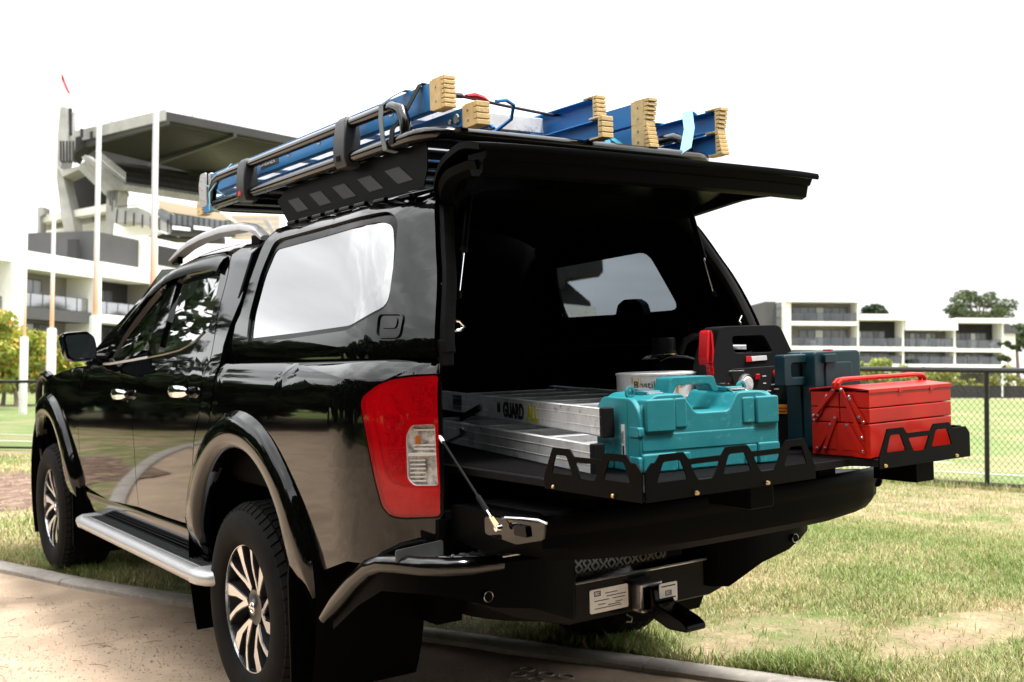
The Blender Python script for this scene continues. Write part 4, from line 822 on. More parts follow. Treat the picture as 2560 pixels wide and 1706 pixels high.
ML = alu(DZ, 12, -.478, -1.52, 0, 1.65, .50, 'lower_rail', .078)
MU = alu(DZ+.098, 15, -.425, -1.50, 0, 1.62, .52, 'upper_rail', .074)
def onrail(M_, y, z, x=-.0012): return frame(M_ @ Vector((x, y, z)), M_.to_3x3() @ Vector((0,-1,0)), (0,0,1))
stk = MB(); stk.box((-.0012, .835, .010), (0, .885, .066), MU); s0 = stk.build('barcode_label', 'label_white', AL)
for k in range(9): MB().box((-.0018, .845+.0036*k, .022), (-.0012, .8466+.0036*k+.0008*(k % 3), .058), MU).build('bar', 'label_black', s0)
text('sticker_print', 'GUARD', .068, 'label_black', AL, onrail(MU, .815, .013), .0008, sx=.86, bold=.0028); text('sticker_print', 'ALL', .068, 'label_yellow', AL, onrail(MU, .58, .013), .0008, sx=.86, bold=.0028)
MB().box((-.0012, 1.30, .008), (0, 1.42, .066), MU).build('worn_label', 'steel', AL)
for M_, z, y in ((MU, .02, 1.05), (ML, .045, 1.00)):
    MB().prism([(y,z),(y-.012,z+.012),(y,z+.026),(y+.012,z+.024),(y+.26,z-.03),(y+.26,z-.058)], 'x', -.008, -.004, M_).build('brace', 'powder_black' if z < .03 else 'aluminium', AL, .002); MB().lathe([(.0,-.006),(.011,-.006),(.013,.0)], M_ @ Vector((-.006, y, z+.012)), 'x', 14).build('pivot', 'steel', AL)
MB().box((-.002, -.012, -.004), (.034, .012, .082), ML).build('end_shoe', 'rubber', AL, .003); MB().box((-.002, -.012, -.004), (.034, .012, .078), MU).build('end_shoe', 'rubber', AL, .003)
# --- teal power-tool case
A0 = Vector((-.398, -1.640, DZ+.0022)); ANG = -11
MC = Matrix.Translation(A0) @ Matrix.Rotation(math.radians(ANG), 4, 'Z')      # x along the long side, y to the back, z up
CA = thing('tool_case', 'teal plastic power tool case with steel clasps and carry handle on the tray', 'tool case', A0)
def cpr(name, poly, y0, y1, mt='teal', bev=.006, axis='y', seg=3, par=None): return MB().prism(poly, axis, y0, y1, MC).build(name, mt, par or CA, bev, seg)
Lc, Dc, Hc = .445, .265, .205
cpr('shell', fillet([(0,.0),(Lc,.0),(Lc,.16),(Lc-.010,.185),(Lc-.05,Hc),(.315,Hc),(.285,.155),(.175,.155),(.135,Hc+.004),(.05,Hc+.004),(.010,.185),(0,.165)], .012, 3), .012, Dc-.012)
mbz = MB(); mbz.prism(fillet([(.012,.0),(Dc-.012,.0),(Dc-.012,.165),(Dc-.05,Hc-.004),(.05,Hc-.004),(.012,.165)], .02, 3), 'x', -.006, .012, MC); mbz.build('shell_end', 'teal', CA, .005, 3)
mbz = MB(); mbz.prism(fillet([(.012,.0),(Dc-.012,.0),(Dc-.012,.165),(Dc-.05,Hc-.004),(.05,Hc-.004),(.012,.165)], .02, 3), 'x', Lc-.012, Lc+.006, MC); mbz.build('shell_end', 'teal', CA, .005, 3)
for x0, x1, z0, z1, out in ((.012,.105,.108,.198,.010), (.105,.145,.115,.198,.004), (Lc-.075,Lc+.002,.112,.190,.010), (Lc-.118,Lc-.075,.115,.190,.004), (.0,.11,.0,.052,.008), (.11,.155,.0,.050,.003), (Lc-.115,Lc-.07,.0,.058,.003), (Lc-.07,Lc+.004,.0,.060,.008), (.0,Lc,.055,.105,.002)):
    cpr('moulded_pad', fillet([(x0,z0),(x1,z0),(x1,z1),(x0,z1)], .008, 3), .012-out, .05)
for z0, z1, o_ in ((.0,.045,.006), (.095,.125,.005)):
    MB().prism(fillet([(.008,z0),(.062,z0),(.062,z1),(.008,z1)], .006, 2), 'x', -.006-o_, .01, MC).build('moulded_pad', 'teal', CA, .004, 2); MB().prism(fillet([(.15,z0),(.25,z0),(.25,z1),(.15,z1)], .006, 2), 'x', -.006-o_, .01, MC).build('moulded_pad', 'teal', CA, .004, 2)
MB().prism(fillet([(.07,.0),(.078,.0),(.078,.192),(.07,.192)], .002, 2), 'x', -.0075, .0, MC).build('seam', 'teal', CA, .001)
hdl = cpr('handle', fillet([(.135,.205),(.150,.250),(.290,.250),(.305,.205),(.285,.205),(.275,.228),(.165,.228),(.155,.205)], .008, 3), .09, .17, bev=.007)
for x in (.075, .345):
    MB().prism(fillet([(x-.028,.07),(x+.028,.07),(x+.028,.16),(x-.028,.16)], .004, 2), 'z', Hc-.001, Hc+.012, MC).build('clasp_mount', 'teal', CA, .003)
    c_ = MB(); c_.prism([(.055,Hc+.004),(.145,Hc+.016),(.145,Hc+.019),(.055,Hc+.008)], 'x', x-.024, x+.024, MC); cl = c_.build('clasp', 'chrome', CA, .001)
    w_ = [MC @ Vector(p) for p in ((x-.021, .075, Hc+.010), (x-.027, .035, Hc-.004), (x+.027, .035, Hc-.004), (x+.021, .075, Hc+.010))]; MB().tube(w_, .0022, 6).build('clasp_wire', 'chrome', cl)
    MB().tube([MC @ Vector((x-.022, .145, Hc+.014)), MC @ Vector((x+.022, .145, Hc+.014))], .005, 8).build('clasp_hinge', 'chrome', cl)
for x in (.030, .400): MB().lathe([(.010,-.004),(.017,-.004),(.017,.004),(.010,.004),(.010,-.004)], MC @ Vector((x, .115, Hc+.008)), 'y', 16).build('padlock_eye', 'teal', CA)
sl_ = MB().prism([(.085,.040),(.103,.040),(.103,.128),(.085,.128)], 'x', -.0088, -.006, MC).build('sticker', 'label_white', CA)
MB().prism([(.089,.046),(.099,.046),(.099,.070),(.089,.070)], 'x', -.0094, -.0088, MC).build('sticker_logo', 'label_black', sl_)
Ms = frame(MC @ Vector((-.0094, .0895, .076)), (0,0,1), MC.to_3x3() @ Vector((0,1,0))); text('sticker_print', 'PJ7000', .0125, 'label_black', sl_, Ms, .0003)
Ms = frame(MC @ Vector((-.0094, .0985, .080)), (0,0,1), MC.to_3x3() @ Vector((0,1,0))); text('sticker_print', 'Plate Joiner', .0055, 'label_black', sl_, Ms, .0003)
# --- red cantilever toolbox
RB = thing('toolbox', 'scuffed red steel cantilever toolbox with folding levers on the tray', 'toolbox', (.455, -1.76, DZ))
m_ = mat('red_enamel', (.42, .005, .006), .34, spec=.25, rvar=.1, vscale=18); t_ = m_.node_tree; b_ = t_.nodes['Principled BSDF']
tc_ = N(t_, 'ShaderNodeTexCoord'); nz = N(t_, 'ShaderNodeTexNoise'); nz.inputs['Scale'].default_value = 16; nz.inputs['Detail'].default_value = 9; nz.inputs['Roughness'].default_value = .72; t_.links.new(tc_.outputs['Object'], nz.inputs['Vector'])
rp = N(t_, 'ShaderNodeValToRGB'); rp.color_ramp.elements[0].position = .672; rp.color_ramp.elements[1].position = .682; t_.links.new(nz.outputs['Fac'], rp.inputs['Fac'])
nz2 = N(t_, 'ShaderNodeTexNoise'); nz2.inputs['Scale'].default_value = 5; nz2.inputs['Detail'].default_value = 7; t_.links.new(tc_.outputs['Object'], nz2.inputs['Vector']); rp2 = N(t_, 'ShaderNodeValToRGB'); rp2.color_ramp.elements[0].color = (.36,.008,.004,1); rp2.color_ramp.elements[1].color = (.52,.016,.007,1); rp2.color_ramp.elements[0].position = .35; rp2.color_ramp.elements[1].position = .65; t_.links.new(nz2.outputs['Fac'], rp2.inputs['Fac'])
mxx = N(t_, 'ShaderNodeMix', data_type='RGBA'); t_.links.new(rp.outputs['Color'], mxx.inputs['Factor']); t_.links.new(rp2.outputs['Color'], mxx.inputs[6]); mxx.inputs[7].default_value = (.33, .31, .29, 1); t_.links.new(mxx.outputs[2], b_.inputs['Base Color'])
x0, x1, y0, y1 = .258, .652, -1.862, -1.655; xm = (x0+x1)/2; ym = (y0+y1)/2; z0 = DZ+.0022
tr = MB(); tr.box((x0, y0, z0), (x1, y1, z0+.098)); tr.build('base_tray', 'red_enamel', RB, .004)
for k, (za, zb) in enumerate(((.100, .142), (.144, .188))):
    for a, b in ((y0, ym-.0015), (ym+.0015, y1)): MB().box((x0, a, z0+za), (x1, b, z0+zb)).build('middle_tray' if k == 0 else 'top_tray', 'red_enamel', RB, .003)
for a, b, c, d in ((y0-.003, ym-.004, .197, .206), (y1+.003, ym+.004, .197, .206)):
    MB().prism([(a, z0+.186), (a, z0+c), (b, z0+d), (b, z0+d-.004), (a+(.002 if b > a else -.002), z0+c-.004), (a+(.002 if b > a else -.002), z0+.186)], 'x', x0-.003, x1+.003).build('lid', 'red_enamel', RB, .0015)
for xe, sd_ in ((x0, -1), (x1, 1)):
    for (ya, yb, za, zb) in ((y0+.018, ym-.012, .020, .086), (ym+.012, y1-.018, .020, .086)): MB().box((min(xe, xe+sd_*.002), ya, z0+za), (max(xe, xe+sd_*.002), yb, z0+zb)).build('end_panel', 'red_enamel', RB, .0018)
    def lever(ya, za, yb, zb, w_=.016, o1=.003, pr=.004):
        a = Vector((xe+sd_*o1, ya, z0+za)); b = Vector((xe+sd_*o1, yb, z0+zb)); d = (b-a).normalized(); n = Vector((0, -d.z, d.y))*w_/2
        poly = []
        for c, s in ((a, -1), (b, 1)):
            for q in np.linspace(-90, 90, 6):
                t = math.radians(q)*s if False else math.radians(q); v = c+d*s*math.cos(t)*w_/2+n*math.sin(t)*(1 if s > 0 else -1); poly.append((v.y, v.z))
        lv = MB().prism(poly, 'x', xe+sd_*o1, xe+sd_*(o1+pr)).build('lever', 'red_enamel', RB, .0012)
        for c in (a, b): MB().lathe([(.0,sd_*.003),(.0035,sd_*.0025),(.0045,.0)], (xe+sd_*(o1+pr), c.y, c.z), 'x', 10).build('rivet', 'steel', lv)
    for mir in (1, -1):
        f = lambda y: ym+(y-ym)*mir
        lever(f(y0+.022), .020, f(ym-.030), .092, .017, .003); lever(f(y0+.052), .022, f(ym-.012), .112, .014, .0035) if mir < 0 else None
        lever(f(y0+.030), .118, f(ym-.040), .176, .014, .0035); lever(f(y0+.016), .104, f(y0+.06), .168, .013, .003)
    lever(y0+.020, .060, ym-.016, .196, .013, .008); lever(y1-.018, .118, ym+.010, .196, .013, .008)
for sd_ in (-1, 1):
    yh = ym+.008*sd_; MB().tube([(x0-.010, yh, z0+.196), (x0-.010, yh, z0+.212), (x0+.004, yh, z0+.222), (x0+.03, yh, z0+.224), (x1-.03, yh, z0+.224), (x1-.004, yh, z0+.222), (x1+.010, yh, z0+.212), (x1+.010, yh, z0+.196)], .0065, 8).build('carry_handle', 'red_enamel', RB)
for xs in (.40, .55): MB().box((xs-.008, y0-.0045, z0+.182), (xs+.008, y0-.003, z0+.194)).build('lid_tab', 'red_enamel', RB, .001)
# --- dark green case standing behind the red box
GC = thing('drill_case', 'dark green plastic tool case standing upright behind the red toolbox', 'tool case', (.45, -1.55, DZ))
gz = DZ+.0022
MB().prism(fillet([(.338,gz),(.562,gz),(.562,gz+.305),(.338,gz+.305)], .022, 4), 'y', -1.605, -1.555).build('shell_front', 'dark_teal', GC, .006, 3); MB().prism(fillet([(.338,gz),(.562,gz),(.562,gz+.305),(.338,gz+.305)], .022, 4), 'y', -1.550, -1.490).build('shell_back', 'dark_teal', GC, .006, 3)
MB().prism(fillet([(.385,gz+.02),(.515,gz+.02),(.515,gz+.27),(.385,gz+.27)], .015, 3), 'y', -1.610, -1.600).build('moulded_pad', 'dark_teal', GC, .004)
MB().prism(fillet([(.375,gz+.268),(.432,gz+.268),(.432,gz+.296),(.375,gz+.296)], .005, 2), 'y', -1.618, -1.600).build('clasp', 'dark_teal', GC, .003); MB().box((.422, -1.60, gz+.302), (.436, -1.57, gz+.310)).build('clasp_tab', 'red_plastic', GC, .002)
MB().prism(fillet([(.235,gz+.20),(.235,gz+.298),(.345,gz+.298),(.345,gz+.27),(.27,gz+.27),(.27,gz+.228),(.345,gz+.228),(.345,gz+.20)], .01, 3), 'y', -1.575, -1.535).build('handle', 'dark_teal', GC, .005, 3)
# --- black jump starter with red clamps
ox, oy = .335, -1.33; JA = -26
MJ = Matrix.Translation((ox, oy, gz)) @ Matrix.Rotation(math.radians(JA), 4, 'Z')
JS = thing('jump_starter', 'black portable jump starter with round gauge, red switch and carry grip', 'jump starter', (ox, oy, gz))
def jprof(sc): return None
out = fillet([(-.165,.0),(.165,.0),(.172,.10),(.160,.20),(.128,.29),(.085,.392),(-.115,.392),(-.145,.30),(-.168,.16)], .02, 4)
grip = fillet([(-.072,.305),(.058,.305),(.030,.360),(-.078,.360)], .012, 3)
bm = flat_fill(out, [grip], None); bmesh.ops.recalc_face_normals(bm, faces=bm.faces); r = bmesh.ops.extrude_face_region(bm, geom=bm.faces[:])
for v in [g for g in r['geom'] if isinstance(g, bmesh.types.BMVert)]: v.co.x += 1
bmesh.ops.recalc_face_normals(bm, faces=bm.faces)
for v in bm.verts:
    x, z, q = v.co.y, v.co.z, v.co.x; front = -.095+.16*max(0, z-.17)*.45; back = .10-.10*max(0, z-.15)*.5; v.co = MJ @ Vector((x, front if q < .5 else back, z))
me = bpy.data.meshes.new('housing'); bm.to_mesh(me); bm.free(); me.materials.append(MT['plastic_black']); ho_ = link(bpy.data.objects.new('housing', me), JS); bv = ho_.modifiers.new('bevel', 'BEVEL'); bv.width = .010; bv.segments = 3; bv.angle_limit = math.radians(40)
def jf(x, z): return -.095+.16*max(0, z-.17)*.45
def jplate(name, poly, mt, o_, par=JS, th=.003): 
    n = len(poly); mb = MB(); mb.add([MJ @ Vector((x, jf(x, z)-o_-th, z)) for x, z in poly]+[MJ @ Vector((x, jf(x, z)-o_, z)) for x, z in poly], [tuple(range(n)), tuple(range(n, 2*n))[::-1]]+[(i, (i+1) % n, n+(i+1) % n, n+i) for i in range(n)]); return mb.build(name, mt, par, .0008, 1)
pn = jplate('control_panel', fillet([(-.088,.255),(.100,.262),(.130,.175),(.118,.150),(-.070,.150)], .006, 2), 'label_black', .0)
jplate('badge', fillet([(-.035,.295-.018),(.035,.298-.018),(.034,.313-.018),(-.035,.311-.018)], .002, 2), 'label_white', .0005); jplate('badge_mark', [(-.036,.276),(-.015,.2765),(-.018,.2945),(-.036,.2945)], 'label_red', .0025)
def jpt(x, z, o_): return MJ @ Vector((x, jf(x, z)-o_, z))
MB().lathe([(.0,-.014),(.022,-.012),(.028,-.006),(.030,.004)], jpt(-.040, .205, .002), 'y', 24).build('gauge', 'lens_clear', pn)
MB().lathe([(.028,-.008),(.031,-.010),(.034,-.004),(.034,.004)], jpt(-.040, .205, .002), 'y', 24).build('gauge_ring', 'steel', pn)
MB().lathe([(.0,-.022),(.010,-.020),(.013,-.010),(.016,.004)], jpt(.066, .235, .002), 'y', 16).build('switch_knob', 'red_plastic', pn); MB().box((-.006, -.008, -.005), (.028, .0, .005), Matrix.Translation(jpt(.066, .233, .020)) @ Matrix.Rotation(math.radians(JA), 4, 'Z')).build('switch_lever', 'red_plastic', pn, .002)
MB().box((-.007, -.008, -.009), (.007, .004, .009), Matrix.Translation(jpt(-.002, .228, .004)) @ Matrix.Rotation(math.radians(JA), 4, 'Z')).build('rocker_switch', 'red_plastic', pn, .002)
for (x, z, w_) in ((.022,.228,.012), (.022,.205,.010), (.050,.200,.012), (.060,.185,.016), (.035,.180,.014), (-.070,.247,.050)): jplate('panel_print', [(x-w_/2,z),(x+w_/2,z),(x+w_/2,z+.003),(x-w_/2,z+.003)], 'label_white' if w_ < .04 else 'steel', .003, pn, .0006)
jplate('warning_label', fillet([(.045,.108),(.140,.102),(.140,.132),(.050,.138)], .004, 2), 'label_orange', .0)
for k in range(2): jplate('warning_print', [(.060,.114+.010*k),(.128,.110+.010*k),(.128,.114+.010*k),(.060,.118+.010*k)], 'label_red', .003, JS, .0006)
MB().tube([MJ @ Vector(p) for p in ((.152,-.075,.255), (.172,-.085,.245), (.195,-.09,.20), (.205,-.088,.14), (.20,-.085,.07), (.185,-.08,.03))], .009, 10).build('cable', 'rubber', JS)
MB().tube([MJ @ Vector(p) for p in ((-.105,-.10,.205), (-.09,-.115,.19), (-.065,-.12,.165))], .008, 10).build('red_lead', 'red_plastic', JS)
# red clamp clipped to the side of the housing
def clamp(M_, par):
    for s_ in (-1, 1):
        MB().prism(fillet([(s_*.002,.0),(s_*.016,-.01),(s_*.020,-.055),(s_*.012,-.085),(s_*.004,-.085),(s_*.008,-.05)] if s_ > 0 else [(-.002,.0),(-.014,-.005),(-.026,-.07),(-.020,-.09),(-.010,-.06)], .004, 2), 'y', -.012, .012, M_).build('clamp_jaw', 'red_plastic', par, .002)
    for k in range(7):
        a = M_ @ Vector((.012+.003*k, 0, -.085-.011*k)); b = M_ @ Vector((.012+.003*k+.003, 0, -.095-.011*k)); MB().tube([a, b], [.0125, .0115], 10).build('clamp_grip', 'red_plastic', par)
    MB().tube([M_ @ Vector((0, 0, -.005)), M_ @ Vector((-.003, 0, -.04))], .003, 6).build('clamp_spring', 'brass', par)
clamp(Matrix.Translation((.140, -1.345, 1.330)) @ Matrix.Rotation(math.radians(20), 4, 'Z') @ Matrix.Scale(1.25, 4), JS)
# --- white tub, black jerrycan
tbx, tby = .145, -1.10
TB_ = thing('sealant_tub', 'round white tub with Bostik lettering between the teal case and the jerrycan', 'tub', (tbx, tby, gz))
MB().lathe([(.0,0),(.120,0),(.126,.01),(.1335,.240),(.136,.241),(.136,.246),(.130,.247),(.0,.244)], (tbx, tby, gz), 'z', 56).build('body', 'label_white', TB_, sharp=30)
def on_tub(body_, size, mt, ang0, z, sx=1.0):
    cu = text('lettering', body_, size, mt, TB_, Matrix.Identity(4), .0004, sx=sx)
    for v in cu.data.vertices:
        x, y, d = v.co; a = ang0+x/.134; v.co = Vector((tbx+(.1345+d)*math.cos(a), tby+(.1345+d)*math.sin(a), z+y))
vd = math.atan2(TP.y-tby, TP.x-tbx)
on_tub('Bostik', .033, 'label_black', vd-.58, gz+.200); on_tub('Seal N Flex', .014, 'label_black', vd+.25, gz+.205)
for k, a in enumerate((vd-.62, vd-.42, vd+.55, vd+.78)):
    MB().tube([(tbx+.135*math.cos(a), tby+.135*math.sin(a), gz+.235-.02*j) for j in range(2+k % 3)], [.004-.0006*j for j in range(2+k % 3)], 6).build('drip', 'cream_rubber', TB_)
jx, jy = .40, -.98
JC = thing('jerrycan', 'black plastic jerrycan with screw cap and moulded handle behind the white tub', 'jerrycan', (jx, jy, gz))
bd = fillet([(-.16,0),(.16,0),(.16,.21),(.145,.245),(.02,.285),(-.03,.30),(-.11,.305),(-.15,.285),(-.16,.24)], .03, 5)
MB().prism(bd, 'y', -.085, .085, Matrix.Translation((jx, jy, gz)) @ Matrix.Rotation(math.radians(-18), 4, 'Z')).build('body', 'gloss_black', JC, .028, 4)
MJc = Matrix.Translation((jx, jy, gz)) @ Matrix.Rotation(math.radians(-18), 4, 'Z')
MB().tube([MJc @ Vector(p) for p in ((-.03,0,.29), (-.005,0,.345), (.03,0,.362), (.13,0,.362), (.15,0,.34), (.15,0,.24))], .014, 10).build('handle', 'plastic_black', JC)
cc = MJc @ Vector((-.085, 0, .30)); MB().lathe([(.0,.062),(.036,.062),(.040,.056),(.040,.016),(.044,.014),(.044,.0)], cc, 'z', 24).build('cap', 'plastic_black', JC); MB().lathe([(.045,.004),(.047,.0),(.052,-.004)], cc, 'z', 24).build('cap_ring', 'brass', JC)
cr2 = MB()
for k in range(24): a = 2*PI*k/24; cr2.box((-.002, -.0015, .018), (.002, .0015, .056), Matrix.Translation(cc) @ Matrix.Rotation(a, 4, 'Z') @ Matrix.Translation((.040, 0, 0)))
q = cr2.build('cap_grip', 'plastic_black', JC); q['kind'] = 'stuff'
# ================================================================== ground
def sstep(a, b, x): t = min(1, max(0, (x-a)/(b-a))); return t*t*(3-2*t)
def gh(x, y):
    near = -.015+.049*min(max(x, -3), 2.2)+.0143*min(max(y, -4), 3.6); d = math.hypot(x, y-1); k = sstep(4, 14, d)
    tgt = -.02-.16*sstep(5, 20, y) if x > -6 else -.15; return near*(1-k)+tgt*k
def hn(x, y, s): 
    from mathutils import noise
    return noise.noise(Vector((x*s, y*s, 3.7)))
def gmat(name, layers, rough=.95, bump=.4, bscale=90, bdist=.01):
    """layers: [(color, scale, lo, hi, detail)] blended over the first"""
    m_ = bpy.data.materials.new(name); m_.use_nodes = True; t = m_.node_tree; b = t.nodes['Principled BSDF']; l = t.links.new; b.inputs['Roughness'].default_value = rough; b.inputs['Specular IOR Level'].default_value = .2
    c = N(t, 'ShaderNodeTexCoord'); prev = None
    for i, ly in enumerate(layers):
        if prev is None:
            rgb = N(t, 'ShaderNodeRGB'); rgb.outputs[0].default_value = (*ly, 1); prev = rgb.outputs[0]; continue
        col, sc, lo, hi, det = ly
        n = N(t, 'ShaderNodeTexNoise'); n.inputs['Scale'].default_value = sc; n.inputs['Detail'].default_value = det; n.inputs['Roughness'].default_value = .65; mp_ = N(t, 'ShaderNodeMapping'); mp_.inputs['Location'].default_value = (i*3.1, i*7.7, 0); l(c.outputs['Object'], mp_.inputs['Vector']); l(mp_.outputs['Vector'], n.inputs['Vector'])
        r = N(t, 'ShaderNodeMapRange'); r.inputs['From Min'].default_value = lo; r.inputs['From Max'].default_value = hi; l(n.outputs['Fac'], r.inputs['Value'])
        mx_ = N(t, 'ShaderNodeMix', data_type='RGBA'); l(r.outputs['Result'], mx_.inputs['Factor']); l(prev, mx_.inputs[6]); mx_.inputs[7].default_value = (*col, 1); prev = mx_.outputs[2]
    l(prev, b.inputs['Base Color'])
    if bump:
        n = N(t, 'ShaderNodeTexNoise'); n.inputs['Scale'].default_value = bscale; n.inputs['Detail'].default_value = 6; l(c.outputs['Object'], n.inputs['Vector']); bp = N(t, 'ShaderNodeBump'); bp.inputs['Strength'].default_value = bump; bp.inputs['Distance'].default_value = bdist; l(n.outputs['Fac'], bp.inputs['Height']); l(bp.outputs['Normal'], b.inputs['Normal'])
    MT[name] = m_; return m_
gmat('gravel', [(.385,.29,.205), ((.30,.222,.155), 1.1, .45, .65, 4), ((.48,.355,.25), 3.5, .50, .72, 6), ((.26,.175,.11), 26, .60, .72, 8), ((.56,.45,.34), 160, .60, .70, 3), ((.17,.115,.075), 110, .68, .76, 4)], bump=.55, bscale=170, bdist=.008)
gmat('verge_soil', [(.26,.195,.12), ((.12,.16,.045), 1.3, .42, .6, 5), ((.36,.27,.17), 4, .48, .66, 6), ((.16,.10,.055), 2.2, .60, .68, 6), ((.06,.045,.025), 30, .58, .75, 6)], bump=.8, bscale=55, bdist=.02)
gmat('field_turf', [(.145,.20,.062), ((.10,.155,.042), .15, .40, .62, 4), ((.26,.225,.12), .28, .46, .62, 5), ((.19,.225,.09), 6, .45, .7, 6)], bump=.3, bscale=30, bdist=.02)
gmat('far_ground', [(.20,.22,.10), ((.25,.22,.13), .05, .4, .6, 4)], bump=0)
gmat('concrete', [(.33,.30,.265), ((.26,.235,.205), 5, .45, .65, 7), ((.42,.39,.35), 30, .55, .7, 6), ((.16,.14,.11), 3, .62, .72, 8)], bump=.35, bscale=120, bdist=.004)
gmat('line_paint', [(.80,.82,.78), ((.55,.60,.45), 20, .55, .75, 6)], bump=0)
def spline(pts, n):
    out = []; P = [Vector((*p, 0)) for p in pts]
    for i in range(len(P)-1):
        p0, p1, p2, p3 = P[max(i-1, 0)], P[i], P[i+1], P[min(i+2, len(P)-1)]
        for k in range(n):
            t = k/n; out.append(.5*((2*p1)+(p2-p0)*t+(2*p0-5*p1+4*p2-p3)*t*t+(3*p1-p0-3*p2+p3)*t**3))
    out.append(P[-1]); return [(v.x, v.y) for v in out]
KERB = spline([(-7.5,15.5),(-4.4,10.6),(-2.55,7.0),(-1.62,4.8),(-1.15,3.40),(-.80,2.38),(-.12,.86),(.53,-.50),(.98,-1.45),(1.6,-2.8),(3.2,-6.2),(6,-12)], 8)
FENCE = spline([(-15,28.5),(-7,24.2),(-2,20.4),(1.25,16.6),(4.0,12.2),(5.95,7.7),(7.27,3.90),(7.74,2.42),(8.6,-.5),(9.5,-4.2),(11,-9),(14,-16)], 8)
def sheet(name, rows, mt, dz, kind='structure'):
    mb = MB(); n = len(rows[0]); mb.add([(x, y, gh(x, y)+dz(x, y)) for r in rows for x, y in r], [(i*n+k, i*n+k+1, (i+1)*n+k+1, (i+1)*n+k) for i in range(len(rows)-1) for k in range(n-1)], True)
    o = mb.build(name, mt, sharp=80); o['kind'] = kind; return o
xs = np.concatenate([np.linspace(-40, -6, 12), np.linspace(-5.6, 3.5, 70), np.linspace(4.5, 16, 8)]); ys = np.concatenate([np.linspace(-40, -7, 10), np.linspace(-6.5, 12, 90), np.linspace(13, 40, 8)])
sheet('gravel_path', [[(x, y) for x in xs] for y in ys], 'gravel', lambda x, y: -.004+.006*hn(x, y, 3)+.003*hn(x, y, 14)-(.25*sstep(0, 2, x-8+.3*y) if x > 5 else 0)-.02*sstep(0, 1.2, (x-.2)+.47*(y-.2)))
def offs(poly, d):
    out = []
    for i, p in enumerate(poly):
        a = Vector(poly[max(i-1, 0)]); b = Vector(poly[min(i+1, len(poly)-1)]); t = (b-a).normalized(); out.append((p[0]-t.y*d, p[1]+t.x*d))
    return out
KB = offs(KERB, .145)                                      # grass-side edge of the kerb
def lerp2(a, b, t): return (a[0]+(b[0]-a[0])*t, a[1]+(b[1]-a[1])*t)
FB = [FENCE[min(len(FENCE)-1, round(i*(len(FENCE)-1)/(len(KB)-1)))] for i in range(len(KB))]
tt = [0, .004, .01, .02]+list(np.linspace(.04, .4, 26))+list(np.linspace(.43, 1, 18))
sheet('grass_verge', [[lerp2(k, f, t) for t in tt] for k, f in zip(KB, FB)], 'verge_soil', lambda x, y: .006+.010*hn(x, y, 1.7)+.008*hn(x, y, 6))
far = []
for i, p in enumerate(FENCE):
    a = Vector(FENCE[max(i-1, 0)]); b = Vector(FENCE[min(i+1, len(FENCE)-1)]); t = (b-a).normalized(); nrm = Vector((-t.y, t.x)); c = Vector((70, 62)); far.append((p, nrm))
far_row = []
for (p, nrm) in far:
    d = Vector((math.sin(.61), math.cos(.61))); lat = Vector((d.y, -d.x)); q = Vector(p)-Vector((CAMW.x, CAMW.y)); u = q.dot(lat)/max(q.dot(d), 1); far_row.append((CAMW.x+d.x*76+lat.x*u*76, CAMW.y+d.y*76+lat.y*u*76))
sheet('oval_field', [[lerp2(p, f, t) for t in (0, .03, .08, .2, .4, .7, 1)] for (p, _), f in zip(far, far_row)], 'field_turf', lambda x, y: .010-.0*x)
o = MB().add([(-1500, -1500, -.45), (1500, -1500, -.45), (1500, 1500, -.45), (-1500, 1500, -.45)], [(0,1,2,3)]).build('ground', 'far_ground'); o['kind'] = 'structure'
gmat('mulch', [(.17,.105,.075), ((.28,.20,.15), 5, .45, .6, 6), ((.08,.05,.035), 14, .5, .62, 7), ((.36,.28,.20), 40, .60, .70, 5)], bump=1.0, bscale=30, bdist=.04)
mp_ = [(-2.4,6.0),(-1.1,5.75),(-.42,6.0),(.05,7.2),(.52,8.6),(.50,9.9),(.1,10.6),(-.9,10.7),(-1.8,9.6),(-2.4,8.0)]; mp_ = spline(mp_+[mp_[0]], 5)[:-1]; mb = MB(); cx_, cy_ = -.8, 8.2; n = len(mp_)
rr3 = [[(cx_+(x-cx_)*f, cy_+(y-cy_)*f) for x, y in mp_] for f in (1, .85, .6, .3)]; mb.loft([[(x, y, gh(x, y)+.010+.018*(1-f)+.016*hn(x, y, 5)) for x, y in r] for r, f in zip(rr3, (1.3, .85, .6, .3))], closed=True, cap=True); o = mb.build('mulch_bed', 'mulch', sharp=80); o['kind'] = 'structure'
# kerb: concrete edging laid in lengths, slightly chipped
kr = thing('kerb', 'low weathered concrete kerb between the gravel path and the grass', 'kerb', (KERB[30][0], KERB[30][1], 0), False)
acc = 0; seg = []; 
def kerb_piece(ps, qs):
    mb = MB(); rings = []
    for (p, q) in zip(ps, qs):
        P = Vector(p); Q = Vector(q); z = gh(*p); e = .006*hn(P.x, P.y, 9)
        rings.append([(P.x, P.y, z-.10), (P.x, P.y, z+.016+e), (*(P+(Q-P)*.10), z+.028+e), (*(P+(Q-P)*.5), z+.031+.004*hn(P.x, P.y, 20)), (*(P+(Q-P)*.93), z+.027), (Q.x, Q.y, z+.018), (Q.x, Q.y, z-.10)])
    mb.loft(rings).build('kerb_length', 'concrete', kr, sharp=50)
def resample(poly, st):
    out = [poly[0]]; d = 0
    for i in range(len(poly)-1):
        a = Vector(poly[i]); b = Vector(poly[i+1]); L_ = (b-a).length; s = st-d
        while s <= L_: out.append(tuple(a+(b-a)*(s/L_))); s += st
        d = (d+L_) % st
    return out
KR = resample(KERB, .15); KQ = offs(KR, .145)
